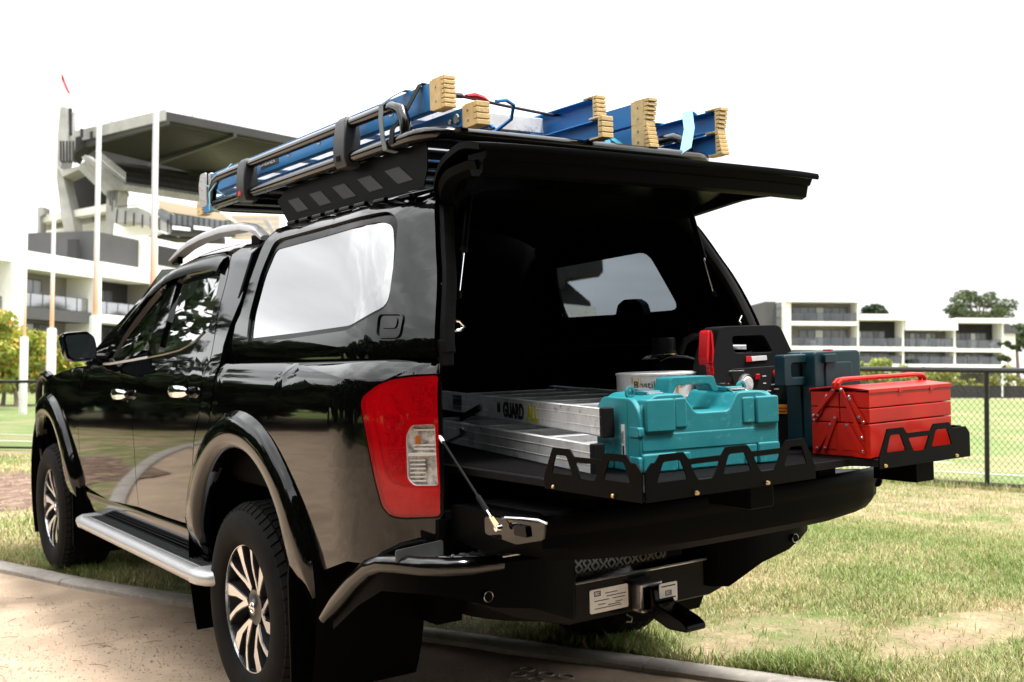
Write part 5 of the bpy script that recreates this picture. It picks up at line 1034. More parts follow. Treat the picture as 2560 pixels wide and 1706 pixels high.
for i in range(0, len(KR)-9, 8):
    a, b = KR[i:i+9], KQ[i:i+9]; a = a[:-1]+[lerp2(a[-2], a[-1], .95)]; b = b[:-1]+[lerp2(b[-2], b[-1], .95)]; kerb_piece(a, b)
# white boundary lines on the oval
for off_, w_, lab in ((2.3, .09, 0), (4.3, .07, 1)):
    a = offs(FENCE, off_); b = offs(FENCE, off_+w_); mb = MB(); n = len(a); mb.add([(x, y, gh(x, y)+.016) for x, y in a]+[(x, y, gh(x, y)+.016) for x, y in b], [(i, i+1, n+i+1, n+i) for i in range(n-1)]); o = mb.build('boundary_line', 'line_paint'); o['kind'] = 'structure'
# rings of a plastic paving grid showing through the gravel
for k, (px, py) in enumerate(((1297, 1688), (1366, 1690), (1320, 1680) if False else (1318, 1678), (1415, 1697), (1340, 1702))):
    p = G(px, py, gh(.1, -.35)); q = MB().lathe([(.028,.0),(.029,.005),(.031,.005),(.032,.0)], (p.x, p.y, gh(p.x, p.y)-.003), 'z', 24).build('paving_ring', 'concrete'); tag(q, 'thin pale plastic ring set in the gravel behind the tow hitch', 'ring', 'paving rings in the gravel')
# --- loose stones and twigs on the gravel
sv_ = []; sf_ = []; sc_ = []
for k in range(3000):
    px = RNG.uniform(-60, 760); py = RNG.uniform(1440, 1720); p = G(px, py, -.04); x, y = p.x, p.y
    if (x+.35)+.47*(y-1.3) > -.12: continue
    s_ = RNG.uniform(.002, .0055)*(1.8 if RNG.uniform() < .03 else 1); b0 = len(sv_); z = gh(x, y)-.004+.006*hn(x, y, 3)+.003*hn(x, y, 14); a_ = RNG.uniform(0, PI)
    q_ = [(math.cos(a_+t)*s_*RNG.uniform(.6, 1.1), math.sin(a_+t)*s_*RNG.uniform(.6, 1.1)) for t in (0, 1.3, 2.5, 3.8, 5.1)]
    sv_ += [(x+u, y+v, z-.001) for u, v in q_]+[(x+u*.55, y+v*.55, z+s_*.75) for u, v in q_]; sf_ += [(b0+i, b0+(i+1) % 5, b0+5+(i+1) % 5, b0+5+i) for i in range(5)]+[tuple(b0+5+i for i in range(5))]
mb = MB(); mb.v = sv_; mb.f = sf_; me = bpy.data.meshes.new('gravel_stones'); me.from_pydata(sv_, [], sf_); mat('stone', (.46, .36, .27), .9, col2=(.34, .26, .19), vscale=60); me.materials.append(MT['stone']); o = bpy.data.objects.new('gravel_stones', me); COL.objects.link(o); o['kind'] = 'stuff'; o['label'] = 'loose stones on the gravel path'
tw = MB()
for k in range(22):
    p = G(RNG.uniform(0, 560), RNG.uniform(1470, 1706), -.04); a_ = RNG.uniform(0, PI); l_ = RNG.uniform(.015, .06)
    if (p.x+.35)+.47*(p.y-1.3) > -.15: continue
    z = gh(p.x, p.y)+.003; tw.tube([(p.x-math.cos(a_)*l_, p.y-math.sin(a_)*l_, z), (p.x+.004, p.y, z+.003), (p.x+math.cos(a_+.2)*l_, p.y+math.sin(a_+.2)*l_, z)], .0012, 5)
o = tw.build('fallen_twigs', 'bark_brown' if 'bark_brown' in MT else mat('bark_brown', (.16, .09, .05), .9)); o['kind'] = 'stuff'; o['label'] = 'fallen twigs and leaf stalks on the gravel'
# --- grass blades
def leafmat(name, rough=.6, trans=.25):
    m_ = bpy.data.materials.new(name); m_.use_nodes = True; t = m_.node_tree; t.nodes.clear(); l = t.links.new; at = N(t, 'ShaderNodeAttribute', attribute_name='Col'); df = N(t, 'ShaderNodeBsdfDiffuse'); tl = N(t, 'ShaderNodeBsdfTranslucent'); gl = N(t, 'ShaderNodeBsdfGlossy'); gl.inputs['Roughness'].default_value = .45; gl.inputs['Color'].default_value = (.5, .5, .5, 1)
    mx_ = N(t, 'ShaderNodeMixShader'); mx_.inputs['Fac'].default_value = trans; l(at.outputs['Color'], df.inputs['Color']); l(at.outputs['Color'], tl.inputs['Color']); l(df.outputs[0], mx_.inputs[1]); l(tl.outputs[0], mx_.inputs[2]); m2 = N(t, 'ShaderNodeMixShader'); m2.inputs['Fac'].default_value = .04; l(mx_.outputs[0], m2.inputs[1]); l(gl.outputs[0], m2.inputs[2]); o = N(t, 'ShaderNodeOutputMaterial'); l(m2.outputs[0], o.inputs['Surface']); MT[name] = m_
leafmat('leaf')
def raw_mesh(name, verts, faces, cols, mt, nper):
    me = bpy.data.meshes.new(name); nv = len(verts); nf = len(faces); k = faces.shape[1]
    me.vertices.add(nv); me.vertices.foreach_set('co', verts.astype(np.float32).ravel()); me.loops.add(nf*k); me.loops.foreach_set('vertex_index', faces.astype(np.int32).ravel()); me.polygons.add(nf); me.polygons.foreach_set('loop_start', np.arange(0, nf*k, k, dtype=np.int32)); me.update(calc_edges=True)
    ca = me.color_attributes.new('Col', 'FLOAT_COLOR', 'POINT'); c4 = np.ones((nv, 4), np.float32); c4[:, :3] = np.repeat(cols, nper, axis=0); ca.data.foreach_set('color', c4.ravel()); me.materials.append(MT[mt]); me.validate(); return me
vnoise = lambda x, y, s: np.array([hn(a, b, s) for a, b in zip(x, y)])
def bare(x, y):   # worn soil patches with a shape of their own
    d1 = np.hypot((x-1.28)/.55, (y+.50)/.30); d2 = np.hypot((x-1.95)/.60, (y+1.0)/.25); d3 = np.hypot((x+.75)/1.5, (y-8.2)/2.5); d4 = np.hypot((x-.1)/.8, (y-1.6)/1.8)
    return np.minimum.reduce([d1, d2, d3, d4])
def blades(name, pts, hmin, hmax, wdt, label, lie=(.2, 1.3), drybias=0):
    x, y = pts[:, 0], pts[:, 1]; n = len(x); z = np.array([gh(a, b)+.006+.010*hn(a, b, 1.7)+.008*hn(a, b, 6)-.003 for a, b in zip(x, y)])
    nz_ = vnoise(x, y, .9)+.6*vnoise(x+9, y, 3.1); dry = np.clip(.50+drybias+.50*nz_+RNG.normal(0, .36, n), 0, 1); b_ = bare(x, y)
    h = RNG.uniform(hmin, hmax, n)*(1.25-.55*dry)*(.75+.35*np.clip(vnoise(x-4, y+2, 2.2)+.5, 0, 1)); az = RNG.uniform(0, 2*PI, n); ln = h*RNG.uniform(lie[0], lie[1], n)
    dx, dy = np.cos(az)*ln, np.sin(az)*ln; wx, wy = -np.sin(az)*wdt, np.cos(az)*wdt
    V = np.zeros((n, 5, 3)); V[:, 0] = np.c_[x-wx, y-wy, z]; V[:, 1] = np.c_[x+wx, y+wy, z]; V[:, 2] = np.c_[x+dx*.4-wx*.8, y+dy*.4-wy*.8, z+h*.62]; V[:, 3] = np.c_[x+dx*.4+wx*.8, y+dy*.4+wy*.8, z+h*.62]; V[:, 4] = np.c_[x+dx, y+dy, z+h]
    idx = np.arange(n)[:, None]*5; Fc = np.concatenate([idx+np.array([[0, 1, 3]]), idx+np.array([[0, 3, 2]]), idx+np.array([[2, 3, 4]])])
    g1 = np.array([.08, .15, .024]); g2 = np.array([.25, .35, .08]); s1 = np.array([.50, .40, .21]); s2 = np.array([.72, .58, .36]); r = RNG.uniform(0, 1, (n, 1)); gcol = g1+(g2-g1)*r; scol = s1+(s2-s1)*RNG.uniform(0, 1, (n, 1)); cols = gcol+(scol-gcol)*dry[:, None]
    me = raw_mesh(name, V.reshape(-1, 3), Fc, cols, 'leaf', 5); o = bpy.data.objects.new(name, me); COL.objects.link(o); o['kind'] = 'stuff'; o['label'] = label; o['category'] = 'grass'; return o
def scatter(n, tmax, t0, t1, smin=0.0):
    i = RNG.uniform(t0, t1, n); s = smin+(tmax-smin)*RNG.uniform(0, 1, n)**1.0; a = np.floor(i).astype(int); fr = (i-a)[:, None]; K = np.array(KB); Q = np.array(FB); k = K[a]*(1-fr)+K[a+1]*fr; q = Q[a]*(1-fr)+Q[a+1]*fr; return k+(q-k)*s[:, None]
def keep(p, lim=1.0):
    b = bare(p[:, 0], p[:, 1]); pr = np.clip((b-.75)/.5, .04, 1); m1 = RNG.uniform(0, 1, len(p)) < pr
    d = np.c_[p[:, 0]-CAMW.x, p[:, 1]-CAMW.y]; f = d@np.array([WB[2].x, WB[2].y]); u = (d@np.array([WB[0].x, WB[0].y]))/np.maximum(f, .1)*F+W/2; vis = (u > -120) & (u < W+120) & (f > 1.0); return p[m1 & vis]
kn = len(KB)
P1 = keep(scatter(330000, .55, 34, kn-13)); P2 = keep(scatter(60000, 1.0, 30, kn-16, .5)); P3 = keep(scatter(90000, .9, 8, 38))
P4 = keep(scatter(26000, .6, 34, kn-13))
edge = keep(scatter(30000, .035, 16, kn-13))
blades('lawn_grass', np.concatenate([P1, P2]), .012, .042, .0022, 'short patchy straw and green grass on the verge beside the truck')
blades('lawn_grass', P3, .02, .06, .0045, 'green grass and dry leaf litter between the front wheel and the fence')
blades('lawn_grass', edge, .03, .075, .0026, 'longer green grass fringe along the kerb')
blades('dry_straw', P4, .006, .014, .0016, 'dry straw lying flat over the grass and bare soil of the verge', (2.5, 7), .5)
fp = np.array([lerp2(FB[min(kn-2, int(i))], FB[min(kn-1, int(i)+1)], i % 1) for i in RNG.uniform(30, kn-14, 14000)])+RNG.normal(0, .10, (14000, 2)); clump = np.array([[7.0, 4.05]])+RNG.normal(0, [.45, .35], (9000, 2)); blades('lawn_grass', np.concatenate([keep(fp), keep(clump)]), .03, .12, .003, 'tall unmown green grass at the foot of the fence')
# ================================================================== trees and shrubs
mat('bark', (.16, .12, .09), .9, var=.35, vscale=6, bump=.6, bscale=20)
def tree(name, label, base, h, crown, leaves, lsz, c1, c2, trunk_r=.2, th=.45, group=None, seed=1, clumps=26, cat='tree', flat=.75, hollow=.35, flower=None):
    rg = np.random.default_rng(seed); rnd = random.Random(seed); b = Vector(base); rt = thing(name, label, cat, base, False, group)
    tm = MB(); top = b+Vector((rnd.uniform(-.05, .05)*h, rnd.uniform(-.05, .05)*h, h*th)); tm.tube([b-Vector((0, 0, .3)), b+(top-b)*.35+Vector((.02*h, 0, 0)), top, top+Vector((0, 0, h*.25))], [trunk_r*1.25, trunk_r, trunk_r*.7, trunk_r*.25], 8)
    cen = b+Vector((0, 0, h-crown[2])); C = []
    for k in range(clumps):
        while True:
            v = np.array([rnd.uniform(-1, 1), rnd.uniform(-1, 1), rnd.uniform(-1, 1)]); q = np.linalg.norm(v)
            if hollow < q < 1: break
        p = cen+Vector((v[0]*crown[0], v[1]*crown[1], v[2]*crown[2])); C.append((p, rnd.uniform(.20, .40)*min(crown[0], crown[2])*1.1, rnd.uniform(.6, 1.25)))
        if k % 2 == 0: tm.tube([top-Vector((0, 0, rnd.uniform(0, .3)*h*th)), top+(p-top)*.5+Vector((0, 0, .04*h)), p], [trunk_r*.35, trunk_r*.2, trunk_r*.06], 6)
    tm.build('trunk', 'bark', rt)
    w_ = np.array([c[1]**2 for c in C]); w_ /= w_.sum(); ci = rg.choice(len(C), leaves, p=w_); cp = np.array([tuple(c[0]) for c in C]); cr2_ = np.array([c[1] for c in C]); sh = np.array([c[2] for c in C])
    d = rg.normal(0, 1, (leaves, 3)); d /= np.linalg.norm(d, axis=1)[:, None]; rad = rg.uniform(.25, 1, leaves)**.5; pos = cp[ci]+d*(cr2_[ci]*rad)[:, None]*np.array([1.15, 1.15, flat])
    a = rg.normal(0, 1, (leaves, 3)); a /= np.linalg.norm(a, axis=1)[:, None]; bb = np.cross(a, rg.normal(0, 1, (leaves, 3))); bb /= np.linalg.norm(bb, axis=1)[:, None]; s = lsz*rg.uniform(.5, 1.3, leaves)
    V = np.stack([pos-a*s[:, None]-bb*s[:, None]*.15, pos+bb*s[:, None]*.5, pos+a*s[:, None], pos-bb*s[:, None]*.5], axis=1); Fc = np.arange(leaves*4).reshape(-1, 4); mixv = np.clip(rg.uniform(0, 1, leaves)*.8+.2*(d[:, 2]), 0, 1)[:, None]; cols = (np.array(c1)+(np.array(c2)-np.array(c1))*mixv)*(.75+.35*sh[ci][:, None])
    if flower is not None: fm = rg.uniform(0, 1, leaves) < .13; cols[fm] = np.array(flower)*rg.uniform(.7, 1.1, (fm.sum(), 1))
    me = raw_mesh('crown', V.reshape(-1, 3), Fc, cols, 'leaf', 4); link(bpy.data.objects.new('crown', me), rt); return rt
def gpt(px, depth): 
    p = WD(px, 936, depth); return (p.x, p.y, gh(p.x, p.y) if depth < 40 else -.3)
# right, behind the apartments
tree('cypress_tree', 'dark dense tree rising behind the roof of the pale apartments', gpt(2195, 170), 12.8, (3.2, 3.2, 3.0), 5000, .34, (.018,.032,.014), (.04,.065,.03), .4, .7, None, 3, 22)
tree('gum_tree', 'tall open gum tree with see-through crown beyond the last apartment', gpt(2452, 165), 15.0, (5.6, 4.4, 3.1), 6500, .24, (.04,.06,.025), (.12,.15,.065), .35, .62, None, 11, 46, hollow=.3, flat=.55)
tree('gum_tree', 'small leafy tree by the white gabled house at the end of the terrace', gpt(2545, 150), 9.4, (2.3, 2.3, 2.4), 2200, .28, (.04,.06,.025), (.10,.13,.05), .25, .6, None, 12, 14)
for k, (px, d, h) in enumerate(((2150, 104, 3.1), (2205, 102, 3.4), (2262, 104, 3.0), (2318, 103, 2.9), (2375, 104, 2.4), (2100, 104, 2.3))):
    tree('flowering_shrub', 'yellow green flowering shrub in front of the pale apartment terrace', gpt(px, d), h, (1.5, 1.1, h*.42), 1500, .16, (.12,.17,.04), (.34,.40,.10), .08, .3, 'shrubs before the apartment terrace', 30+k, 12, 'shrub', flower=(.62, .50, .12))
tree('dark_shrub', 'dark green shrub climbing by the end wall of the terrace', gpt(2517, 118), 6.6, (.9, .9, 2.4), 1500, .2, (.02,.035,.015), (.06,.085,.03), .1, .3, None, 41, 12, 'shrub')
# left, in front of the apartments
for k, (px, d, h, w_) in enumerate(((-25, 40, 3.9, 1.2), (40, 44, 3.3, 1.3), (92, 46, 3.0, 1.3), (160, 48, 2.2, 1.0), (4, 46, 2.6, 1.3), (190, 50, 1.9, .9))):
    tree('street_tree', ('tall yellow green tree at the balcony ends of the left apartments', 'bright yellow green tree between the two thin left goal posts', 'low yellow green tree behind the padded goal post', 'small yellow tree near the truck mirror', 'bushy yellow green tree behind the outermost goal post', 'orange tinged bush low behind the truck bonnet')[k], gpt(px, d), h, (w_, w_, h*.40), 2600, .14, (.15,.20,.035), (.42,.42,.07), .09, .35, None, 50+k, 20, 'tree' if k < 4 else 'shrub', flower=(.60, .36, .08))
# trees mirrored in the paint; last tall ones added behind camera to block sky
PT = ('in the rear door', 'in the front door', 'in the bed side', 'in the front fender', 'behind the photographer', 'in the canopy corner', 'low in the doors', 'beyond the kerb bend')
for k in range(24):
    t = k/14; a = math.radians(-8-118*t); r = (15.5 if k < 7 else 12.5 if k < 13 else 11)+1.6*math.sin(k*2.1); x = -1+r*math.sin(a); y = 1.5+r*math.cos(a)*1.15; h = (7.2 if k < 1 else 4.6 if k < 2 else 3.9 if k < 6 else 5.6 if k < 13 else 9.0)+.5*math.sin(k*1.3+.5)
    tree('path_tree', '%s dark tree mirrored %s, number %d along the gravel path' % (('tall', 'broad', 'round')[k % 3], PT[k % 8], k+1) if False else '%s dark tree across the gravel path, %s of the row from the kerb bend' % (('tall', 'broad', 'round')[k % 3], ('first', 'second', 'third', 'fourth', 'fifth', 'sixth', 'seventh', 'eighth', 'ninth', 'tenth', 'eleventh', 'twelfth', 'thirteenth', 'fourteenth', 'fifteenth', 'sixteenth', 'seventeenth', 'eighteenth', 'nineteenth', 'twentieth', 'twenty-first', 'twenty-second', 'twenty-third', 'last')[k]), (x, y, gh(x, y)), h, (3.3, 3.3, h*.46), 8500, .19+.012*h, (.010,.020,.007), (.035,.055,.016), .2, .30, 'trees across the gravel path', 70+k, 44, hollow=.15)
gmat('far_lawn', [(.11,.17,.035), ((.20,.20,.07), .8, .45, .65, 5)], bump=.5, bscale=20, bdist=.03)
lw = sheet('lawn', [[(x, y) for x in np.linspace(-34, -10.5+.5*math.sin(y*.4), 12)] for y in np.linspace(-30, 30, 50)], 'far_lawn', lambda x, y: .02)
# ================================================================== chain-link fence round the oval
mat('fence_black', (.010, .010, .010), .45, spec=.4, var=.3, vscale=6)
FN = thing('chain_fence', 'black chain-link fence with tubular rail round the grass oval', 'fence', (*FENCE[52], gh(*FENCE[52])), False)
FH = 1.19
fr = resample(FENCE, .1)
top = [(x, y, gh(x, y)+FH) for x, y in resample(FENCE, .5)]; MB().tube(top, .027, 8).build('top_rail', 'fence_black', FN)
br = [(x, y, gh(x, y)+.055+.02*hn(x, y, .8)) for x, y in resample(FENCE, .5)]; MB().tube(br, .020, 8).build('bottom_rail', 'fence_black', FN)
def fpost(x, y, r=.024): MB().tube([(x, y, gh(x, y)-.1), (x, y, gh(x, y)+FH)], r, 10).build('post', 'fence_black', FN)
pr0 = resample(FENCE, .05); ref = min(range(len(pr0)), key=lambda i: math.hypot(pr0[i][0]-7.74, pr0[i][1]-2.42)); ref2 = min(range(len(pr0)), key=lambda i: math.hypot(pr0[i][0]-7.27, pr0[i][1]-3.90))
for k in range(-20, 14):
    i = ref+k*60
    if 0 <= i < len(pr0): fpost(*pr0[i])
fpost(*pr0[ref2]); fpost(*pr0[ref2-3], .018)
sp = .058; cum = [0]
for i in range(len(fr)-1): cum.append(cum[-1]+math.dist(fr[i], fr[i+1]))
def fat(s):
    i = min(len(fr)-2, max(0, int(s/.1))); t = (s-cum[i])/max(1e-6, cum[i+1]-cum[i]); return lerp2(fr[i], fr[i+1], t)
LT = cum[-1]; hh = FH-.06; nstr = int(LT/sp); vs = []; fs = []; rw = .0026
for k in range(nstr):
    for dr in (1, -1):
        s0 = k*sp; pts = []
        for j in range(0, 9):
            s = s0+dr*hh*.82*j/8
            if 0 < s < LT: x, y = fat(s); pts.append(Vector((x, y, gh(x, y)+.06+hh*j/8)))
        if len(pts) < 9: continue
        p0 = pts[4]; dist = math.hypot(p0.x-CAMW.x, p0.y-CAMW.y)
        if dist > 32: continue
        for j, p in enumerate(pts):
            b0 = len(vs); vs += [p+Vector((rw, 0, 0)), p+Vector((-rw*.5, rw*.87, 0)), p+Vector((-rw*.5, -rw*.87, 0))]
            if j: fs += [(b0-3+q, b0-3+(q+1) % 3, b0+(q+1) % 3, b0+q) for q in range(3)]
w0 = MB(); w0.v = [tuple(v) for v in vs]; w0.f = fs; me = bpy.data.meshes.new('wire_mesh'); me.from_pydata(w0.v, [], w0.f); me.materials.append(MT['fence_black']); wo_ = link(bpy.data.objects.new('wire_mesh', me), FN); wo_['kind'] = 'stuff'
# ================================================================== goal posts
m_ = mat('post_paint', (.5, .5, .5), .5); t_ = m_.node_tree; b_ = t_.nodes['Principled BSDF']; c_ = N(t_, 'ShaderNodeTexCoord'); sx = N(t_, 'ShaderNodeSeparateXYZ'); rp = N(t_, 'ShaderNodeValToRGB'); mr = N(t_, 'ShaderNodeMapRange'); mr.inputs['From Min'].default_value = 2.2; mr.inputs['From Max'].default_value = 4.4
rp.color_ramp.elements[0].color = (.62, .34, .20, 1); rp.color_ramp.elements[1].color = (.64, .64, .645, 1); rp.color_ramp.elements[0].position = .25; rp.color_ramp.elements[1].position = .95; t_.links.new(c_.outputs['Object'], sx.inputs[0]); t_.links.new(sx.outputs['Z'], mr.inputs['Value']); t_.links.new(mr.outputs['Result'], rp.inputs['Fac']); t_.links.new(rp.outputs['Color'], b_.inputs['Base Color'])
mat('pad_white', (.62, .62, .61), .5, var=.04, vscale=3, bump=.1, bscale=10)
for k, (px, d, h, r, lab) in enumerate(((59, 36, 7.9, .05, 'short white behind post furthest from the grandstand column'), (127, 30.8, 15, .06, 'tall white goal post with white pad beside the flag'), (236, 25.5, 15, .065, 'tall white goal post with white pad in front of the grandstand column'), (379, 20.3, 8.0, .065, 'white behind post with orange lower shaft in front of the grandstand roof'))):
    p = WD(px, 936, d); gz_ = gh(p.x, p.y); gp = thing('goal_post', lab, 'goal post', (p.x, p.y, gz_), False, None)
    MB().tube([(p.x, p.y, gz_), (p.x, p.y, gz_+h)], [r, r*.8], 14).build('shaft', 'post_paint', gp); MB().lathe([(.0,0),(.125,0),(.13,.05),(.13,2.50+.08*k),(.12,2.55+.08*k),(.0,2.56+.08*k)], (p.x, p.y, gz_), 'z', 20).build('pad', 'pad_white', gp, sharp=50)
# ================================================================== buildings
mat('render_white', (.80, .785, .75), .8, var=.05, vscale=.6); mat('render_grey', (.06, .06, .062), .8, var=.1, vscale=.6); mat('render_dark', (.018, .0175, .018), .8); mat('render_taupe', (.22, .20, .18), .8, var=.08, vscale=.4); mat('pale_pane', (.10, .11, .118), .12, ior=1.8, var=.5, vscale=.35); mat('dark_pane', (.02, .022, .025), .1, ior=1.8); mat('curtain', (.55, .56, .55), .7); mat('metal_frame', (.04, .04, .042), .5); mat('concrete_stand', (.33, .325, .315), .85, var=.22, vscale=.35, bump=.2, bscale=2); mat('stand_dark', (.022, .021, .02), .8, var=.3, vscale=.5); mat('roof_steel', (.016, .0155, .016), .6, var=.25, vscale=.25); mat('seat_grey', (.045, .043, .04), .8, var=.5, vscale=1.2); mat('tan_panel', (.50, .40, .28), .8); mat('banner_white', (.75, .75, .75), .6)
glass('balustrade', (.62, .66, .68), (.10, .7), .05)
FH2 = Vector((WB[2].x, WB[2].y, 0)).normalized(); RH2 = Vector((FH2.y, -FH2.x, 0))
class Loc:                                                   # a building's own frame: s along the facade, n toward the viewer, z up
    def __init__(s, o, e): s.o = Vector(o); s.e = Vector(e).normalized(); s.n = Vector((s.e.y, -s.e.x, 0)); s.n = -s.n if s.n.dot(Vector((CAMW.x, CAMW.y, 0))-s.o) < 0 else s.n
    def P(s, a, n, z): return s.o+s.e*a+s.n*n+Vector((0, 0, z))
    def box(s, mb, a0, a1, n0, n1, z0, z1): return mb.add([s.P(a, n, z) for z in (z0, z1) for a, n in ((a0, n0), (a1, n0), (a1, n1), (a0, n1))], [(0,1,2,3),(4,5,6,7),(0,1,5,4),(1,2,6,5),(2,3,7,6),(3,0,4,7)])
    def B(s, name, mt, par, *a): mb = MB(); s.box(mb, *a); return mb.build(name, mt, par)
def bay(Lc_, rt, a0, a1, z0, z1, depth, back, panes, rail=True, railh=1.0, soffit=None, seed=0, solid=0.0):
    """one recessed balcony bay: back wall, glazing with frames, balustrade of glass panels between posts"""
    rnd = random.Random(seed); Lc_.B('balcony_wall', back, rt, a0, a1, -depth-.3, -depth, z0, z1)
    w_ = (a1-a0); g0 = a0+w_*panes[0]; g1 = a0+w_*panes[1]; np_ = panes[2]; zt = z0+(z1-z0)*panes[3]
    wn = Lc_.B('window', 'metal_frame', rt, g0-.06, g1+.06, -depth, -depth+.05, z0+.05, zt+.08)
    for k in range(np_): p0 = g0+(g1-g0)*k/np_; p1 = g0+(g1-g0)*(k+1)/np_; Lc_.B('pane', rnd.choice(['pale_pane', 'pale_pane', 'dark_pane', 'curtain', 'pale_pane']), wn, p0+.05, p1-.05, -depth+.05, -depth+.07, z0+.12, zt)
    if rail:
        bl = Lc_.B('balustrade', 'metal_frame', rt, a0, a1, -.12, -.06, z0+railh-.05, z0+railh); nr = max(2, round(w_/1.5))
        for k in range(nr): q0 = a0+w_*k/nr; q1 = a0+w_*(k+1)/nr; Lc_.B('rail_panel', 'balustrade', bl, q0+.06, q1-.04, -.10, -.085, z0+.08, z0+railh-.06)
        for k in range(nr+1): q = a0+w_*k/nr; Lc_.B('rail_post', 'metal_frame', bl, q-.03, q+.03, -.13, -.06, z0, z0+railh)
        for k in range(2): q = a0+w_*rnd.uniform(.1, .85); Lc_.B('planter', rnd.choice(['render_grey', 'curtain', 'render_taupe']), rt, q, q+w_*.09, -depth*.6, -depth*.4, z0, z0+rnd.uniform(.5, .9))
# right: pale terrace of balconied apartments across the oval
DR = 130.0; k_ = DR/F; zr_ = lambda py, px=2250: 1.178+(944+.0065*(px-1280)-py)*k_
OR = WD(1961, 944, DR); OR.z = 0
L1 = Loc(OR, RH2+FH2*.03); ax = lambda px: (px-1961)*k_*1.0
AR1 = thing('apartment_terrace', 'pale rendered apartment terrace with recessed balconies across the oval', 'building', L1.P(14, -4, -.3), False)
zb = -.4; Bx = lambda n, m, p0, p1, q0, q1, n0=-8, n1=0: L1.B(n, m, AR1, ax(p0), ax(p1), n0, n1, zr_(q1), zr_(q0))
L1.B('stair_tower', 'render_taupe' if False else 'render_grey', AR1, ax(1921), ax(1948), -9, -1.5, zb, zr_(757)); L1.B('stair_glazing', 'pale_pane', AR1, ax(1948), ax(1961), -7, -1.2, zb, zr_(760))
for k in range(6): L1.B('glazing_bar', 'metal_frame', AR1, ax(1948), ax(1961), -1.2, -1.1, zr_(775+24*k), zr_(773.5+24*k))
zs = [zb, zr_(927), zr_(877), zr_(815), zr_(758)]
def section(p0, p1, tops, dark, cw=4):
    for j, (q0, q1, pan, back) in enumerate(tops):
        bay(L1, AR1, ax(p0+cw), ax(p1-cw), zr_(q1), zr_(q0), 2.2, back, pan, True, 1.05, seed=int(p0)+j)
    L1.B('party_wall', 'render_white', AR1, ax(p1-cw), ax(p1), -8, .25, zb, zr_(tops[0][0])+.2)
L1.B('end_wall', 'render_white', AR1, ax(1961), ax(1977), -8, .2, zb, zr_(757))
for nm_, p0, p1, q0, q1 in (('roof_slab', 1961, 2148, 750, 760), ('floor_slab', 1976, 2143, 808, 818), ('floor_slab', 1976, 2143, 870, 879), ('roof_slab', 2148, 2262, 789, 804), ('floor_slab', 2148, 2262, 870, 881), ('roof_wall', 2262, 2393, 799, 828), ('floor_slab', 2262, 2393, 870, 881), ('roof_slab', 2393, 2534, 797, 809), ('floor_slab', 2393, 2532, 873, 882), ('garden_wall', 1961, 2525, 913, 934)):
    L1.B(nm_, 'render_white', AR1, ax(p0), ax(p1), -8, .9 if 'roof' in nm_ else .5, zr_(q1), zr_(q0))
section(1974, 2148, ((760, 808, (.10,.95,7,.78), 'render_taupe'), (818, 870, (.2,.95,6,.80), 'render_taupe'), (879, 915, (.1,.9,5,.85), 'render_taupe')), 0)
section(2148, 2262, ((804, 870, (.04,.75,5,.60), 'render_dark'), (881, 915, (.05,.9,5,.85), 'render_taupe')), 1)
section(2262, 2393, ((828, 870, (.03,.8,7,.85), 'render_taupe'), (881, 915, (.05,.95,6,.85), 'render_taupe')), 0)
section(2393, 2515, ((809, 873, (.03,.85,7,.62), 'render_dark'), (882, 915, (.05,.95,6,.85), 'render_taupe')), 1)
L1.B('back_block', 'render_white', AR1, ax(1961), ax(2530), -12, -8, zb, zr_(800))
HS = thing('gabled_house', 'white gabled house with dark roof at the end of the terrace', 'house', L1.P(ax(2535), -8, -.3), False)
L1.B('wall', 'render_white', HS, ax(2517), ax(2600), -16, -5, zb, zr_(830)); L1.B('window', 'dark_pane', HS, ax(2525), ax(2538), -5, -4.9, zr_(850), zr_(825) if False else zr_(836))
mb = MB(); mb.add([L1.P(ax(2512), -17, zr_(830)), L1.P(ax(2512), -4.5, zr_(830)), L1.P(ax(2610), -4.5, zr_(830)), L1.P(ax(2610), -17, zr_(830)), L1.P(ax(2560), -4.5, zr_(795)), L1.P(ax(2560), -17, zr_(795))], [(0,1,4,5),(1,2,4),(2,3,5,4),(3,0,5),(0,3,2,1)]); mb.build('roof', 'render_grey', HS)
# far boundary of the oval: low dark fence and hedge
BF = thing('boundary_fence', 'low dark board fence along the far side of the oval', 'fence', WD(2300, 975, 79), False)
def wb(name, mt, par, px0, px1, py0, py1, d, th): 
    a = [WD(px0, py1, d), WD(px1, py1, d), WD(px1, py0, d), WD(px0, py0, d)]; mb = MB(); mb.add(a+[v+FH2*th for v in a], [(0,1,2,3),(4,5,6,7),(0,1,5,4),(1,2,6,5),(2,3,7,6),(3,0,4,7)]); return mb.build(name, mt, par)
for k in range(24): wb('fence_panel', 'stand_dark', BF, 1850+35*k, 1850+35*k+34, 961+.2*k, 996, 79+.02*k, .12)
for k in range(14):
    px = 1900+52*k; tree('hedge_shrub', 'low yellow green hedge plant above the dark fence across the oval', gpt(px, 82+.3*(k % 3)), 2.05+.25*math.sin(k*1.7), (1.25, .8, .85), 900, .11, (.10,.13,.03), (.34,.36,.09), .05, .3, 'hedge plants above the far fence', 100+k, 12, 'shrub', flower=(.62, .44, .10))
sp_ = thing('marker_post', 'thin white marker post beyond the far fence of the oval', 'post', WD(2506, 990, 77), False); MB().tube([WD(2506, 992, 77), WD(2506, 932, 77)], .05, 8).build('shaft', 'white_paint', sp_)
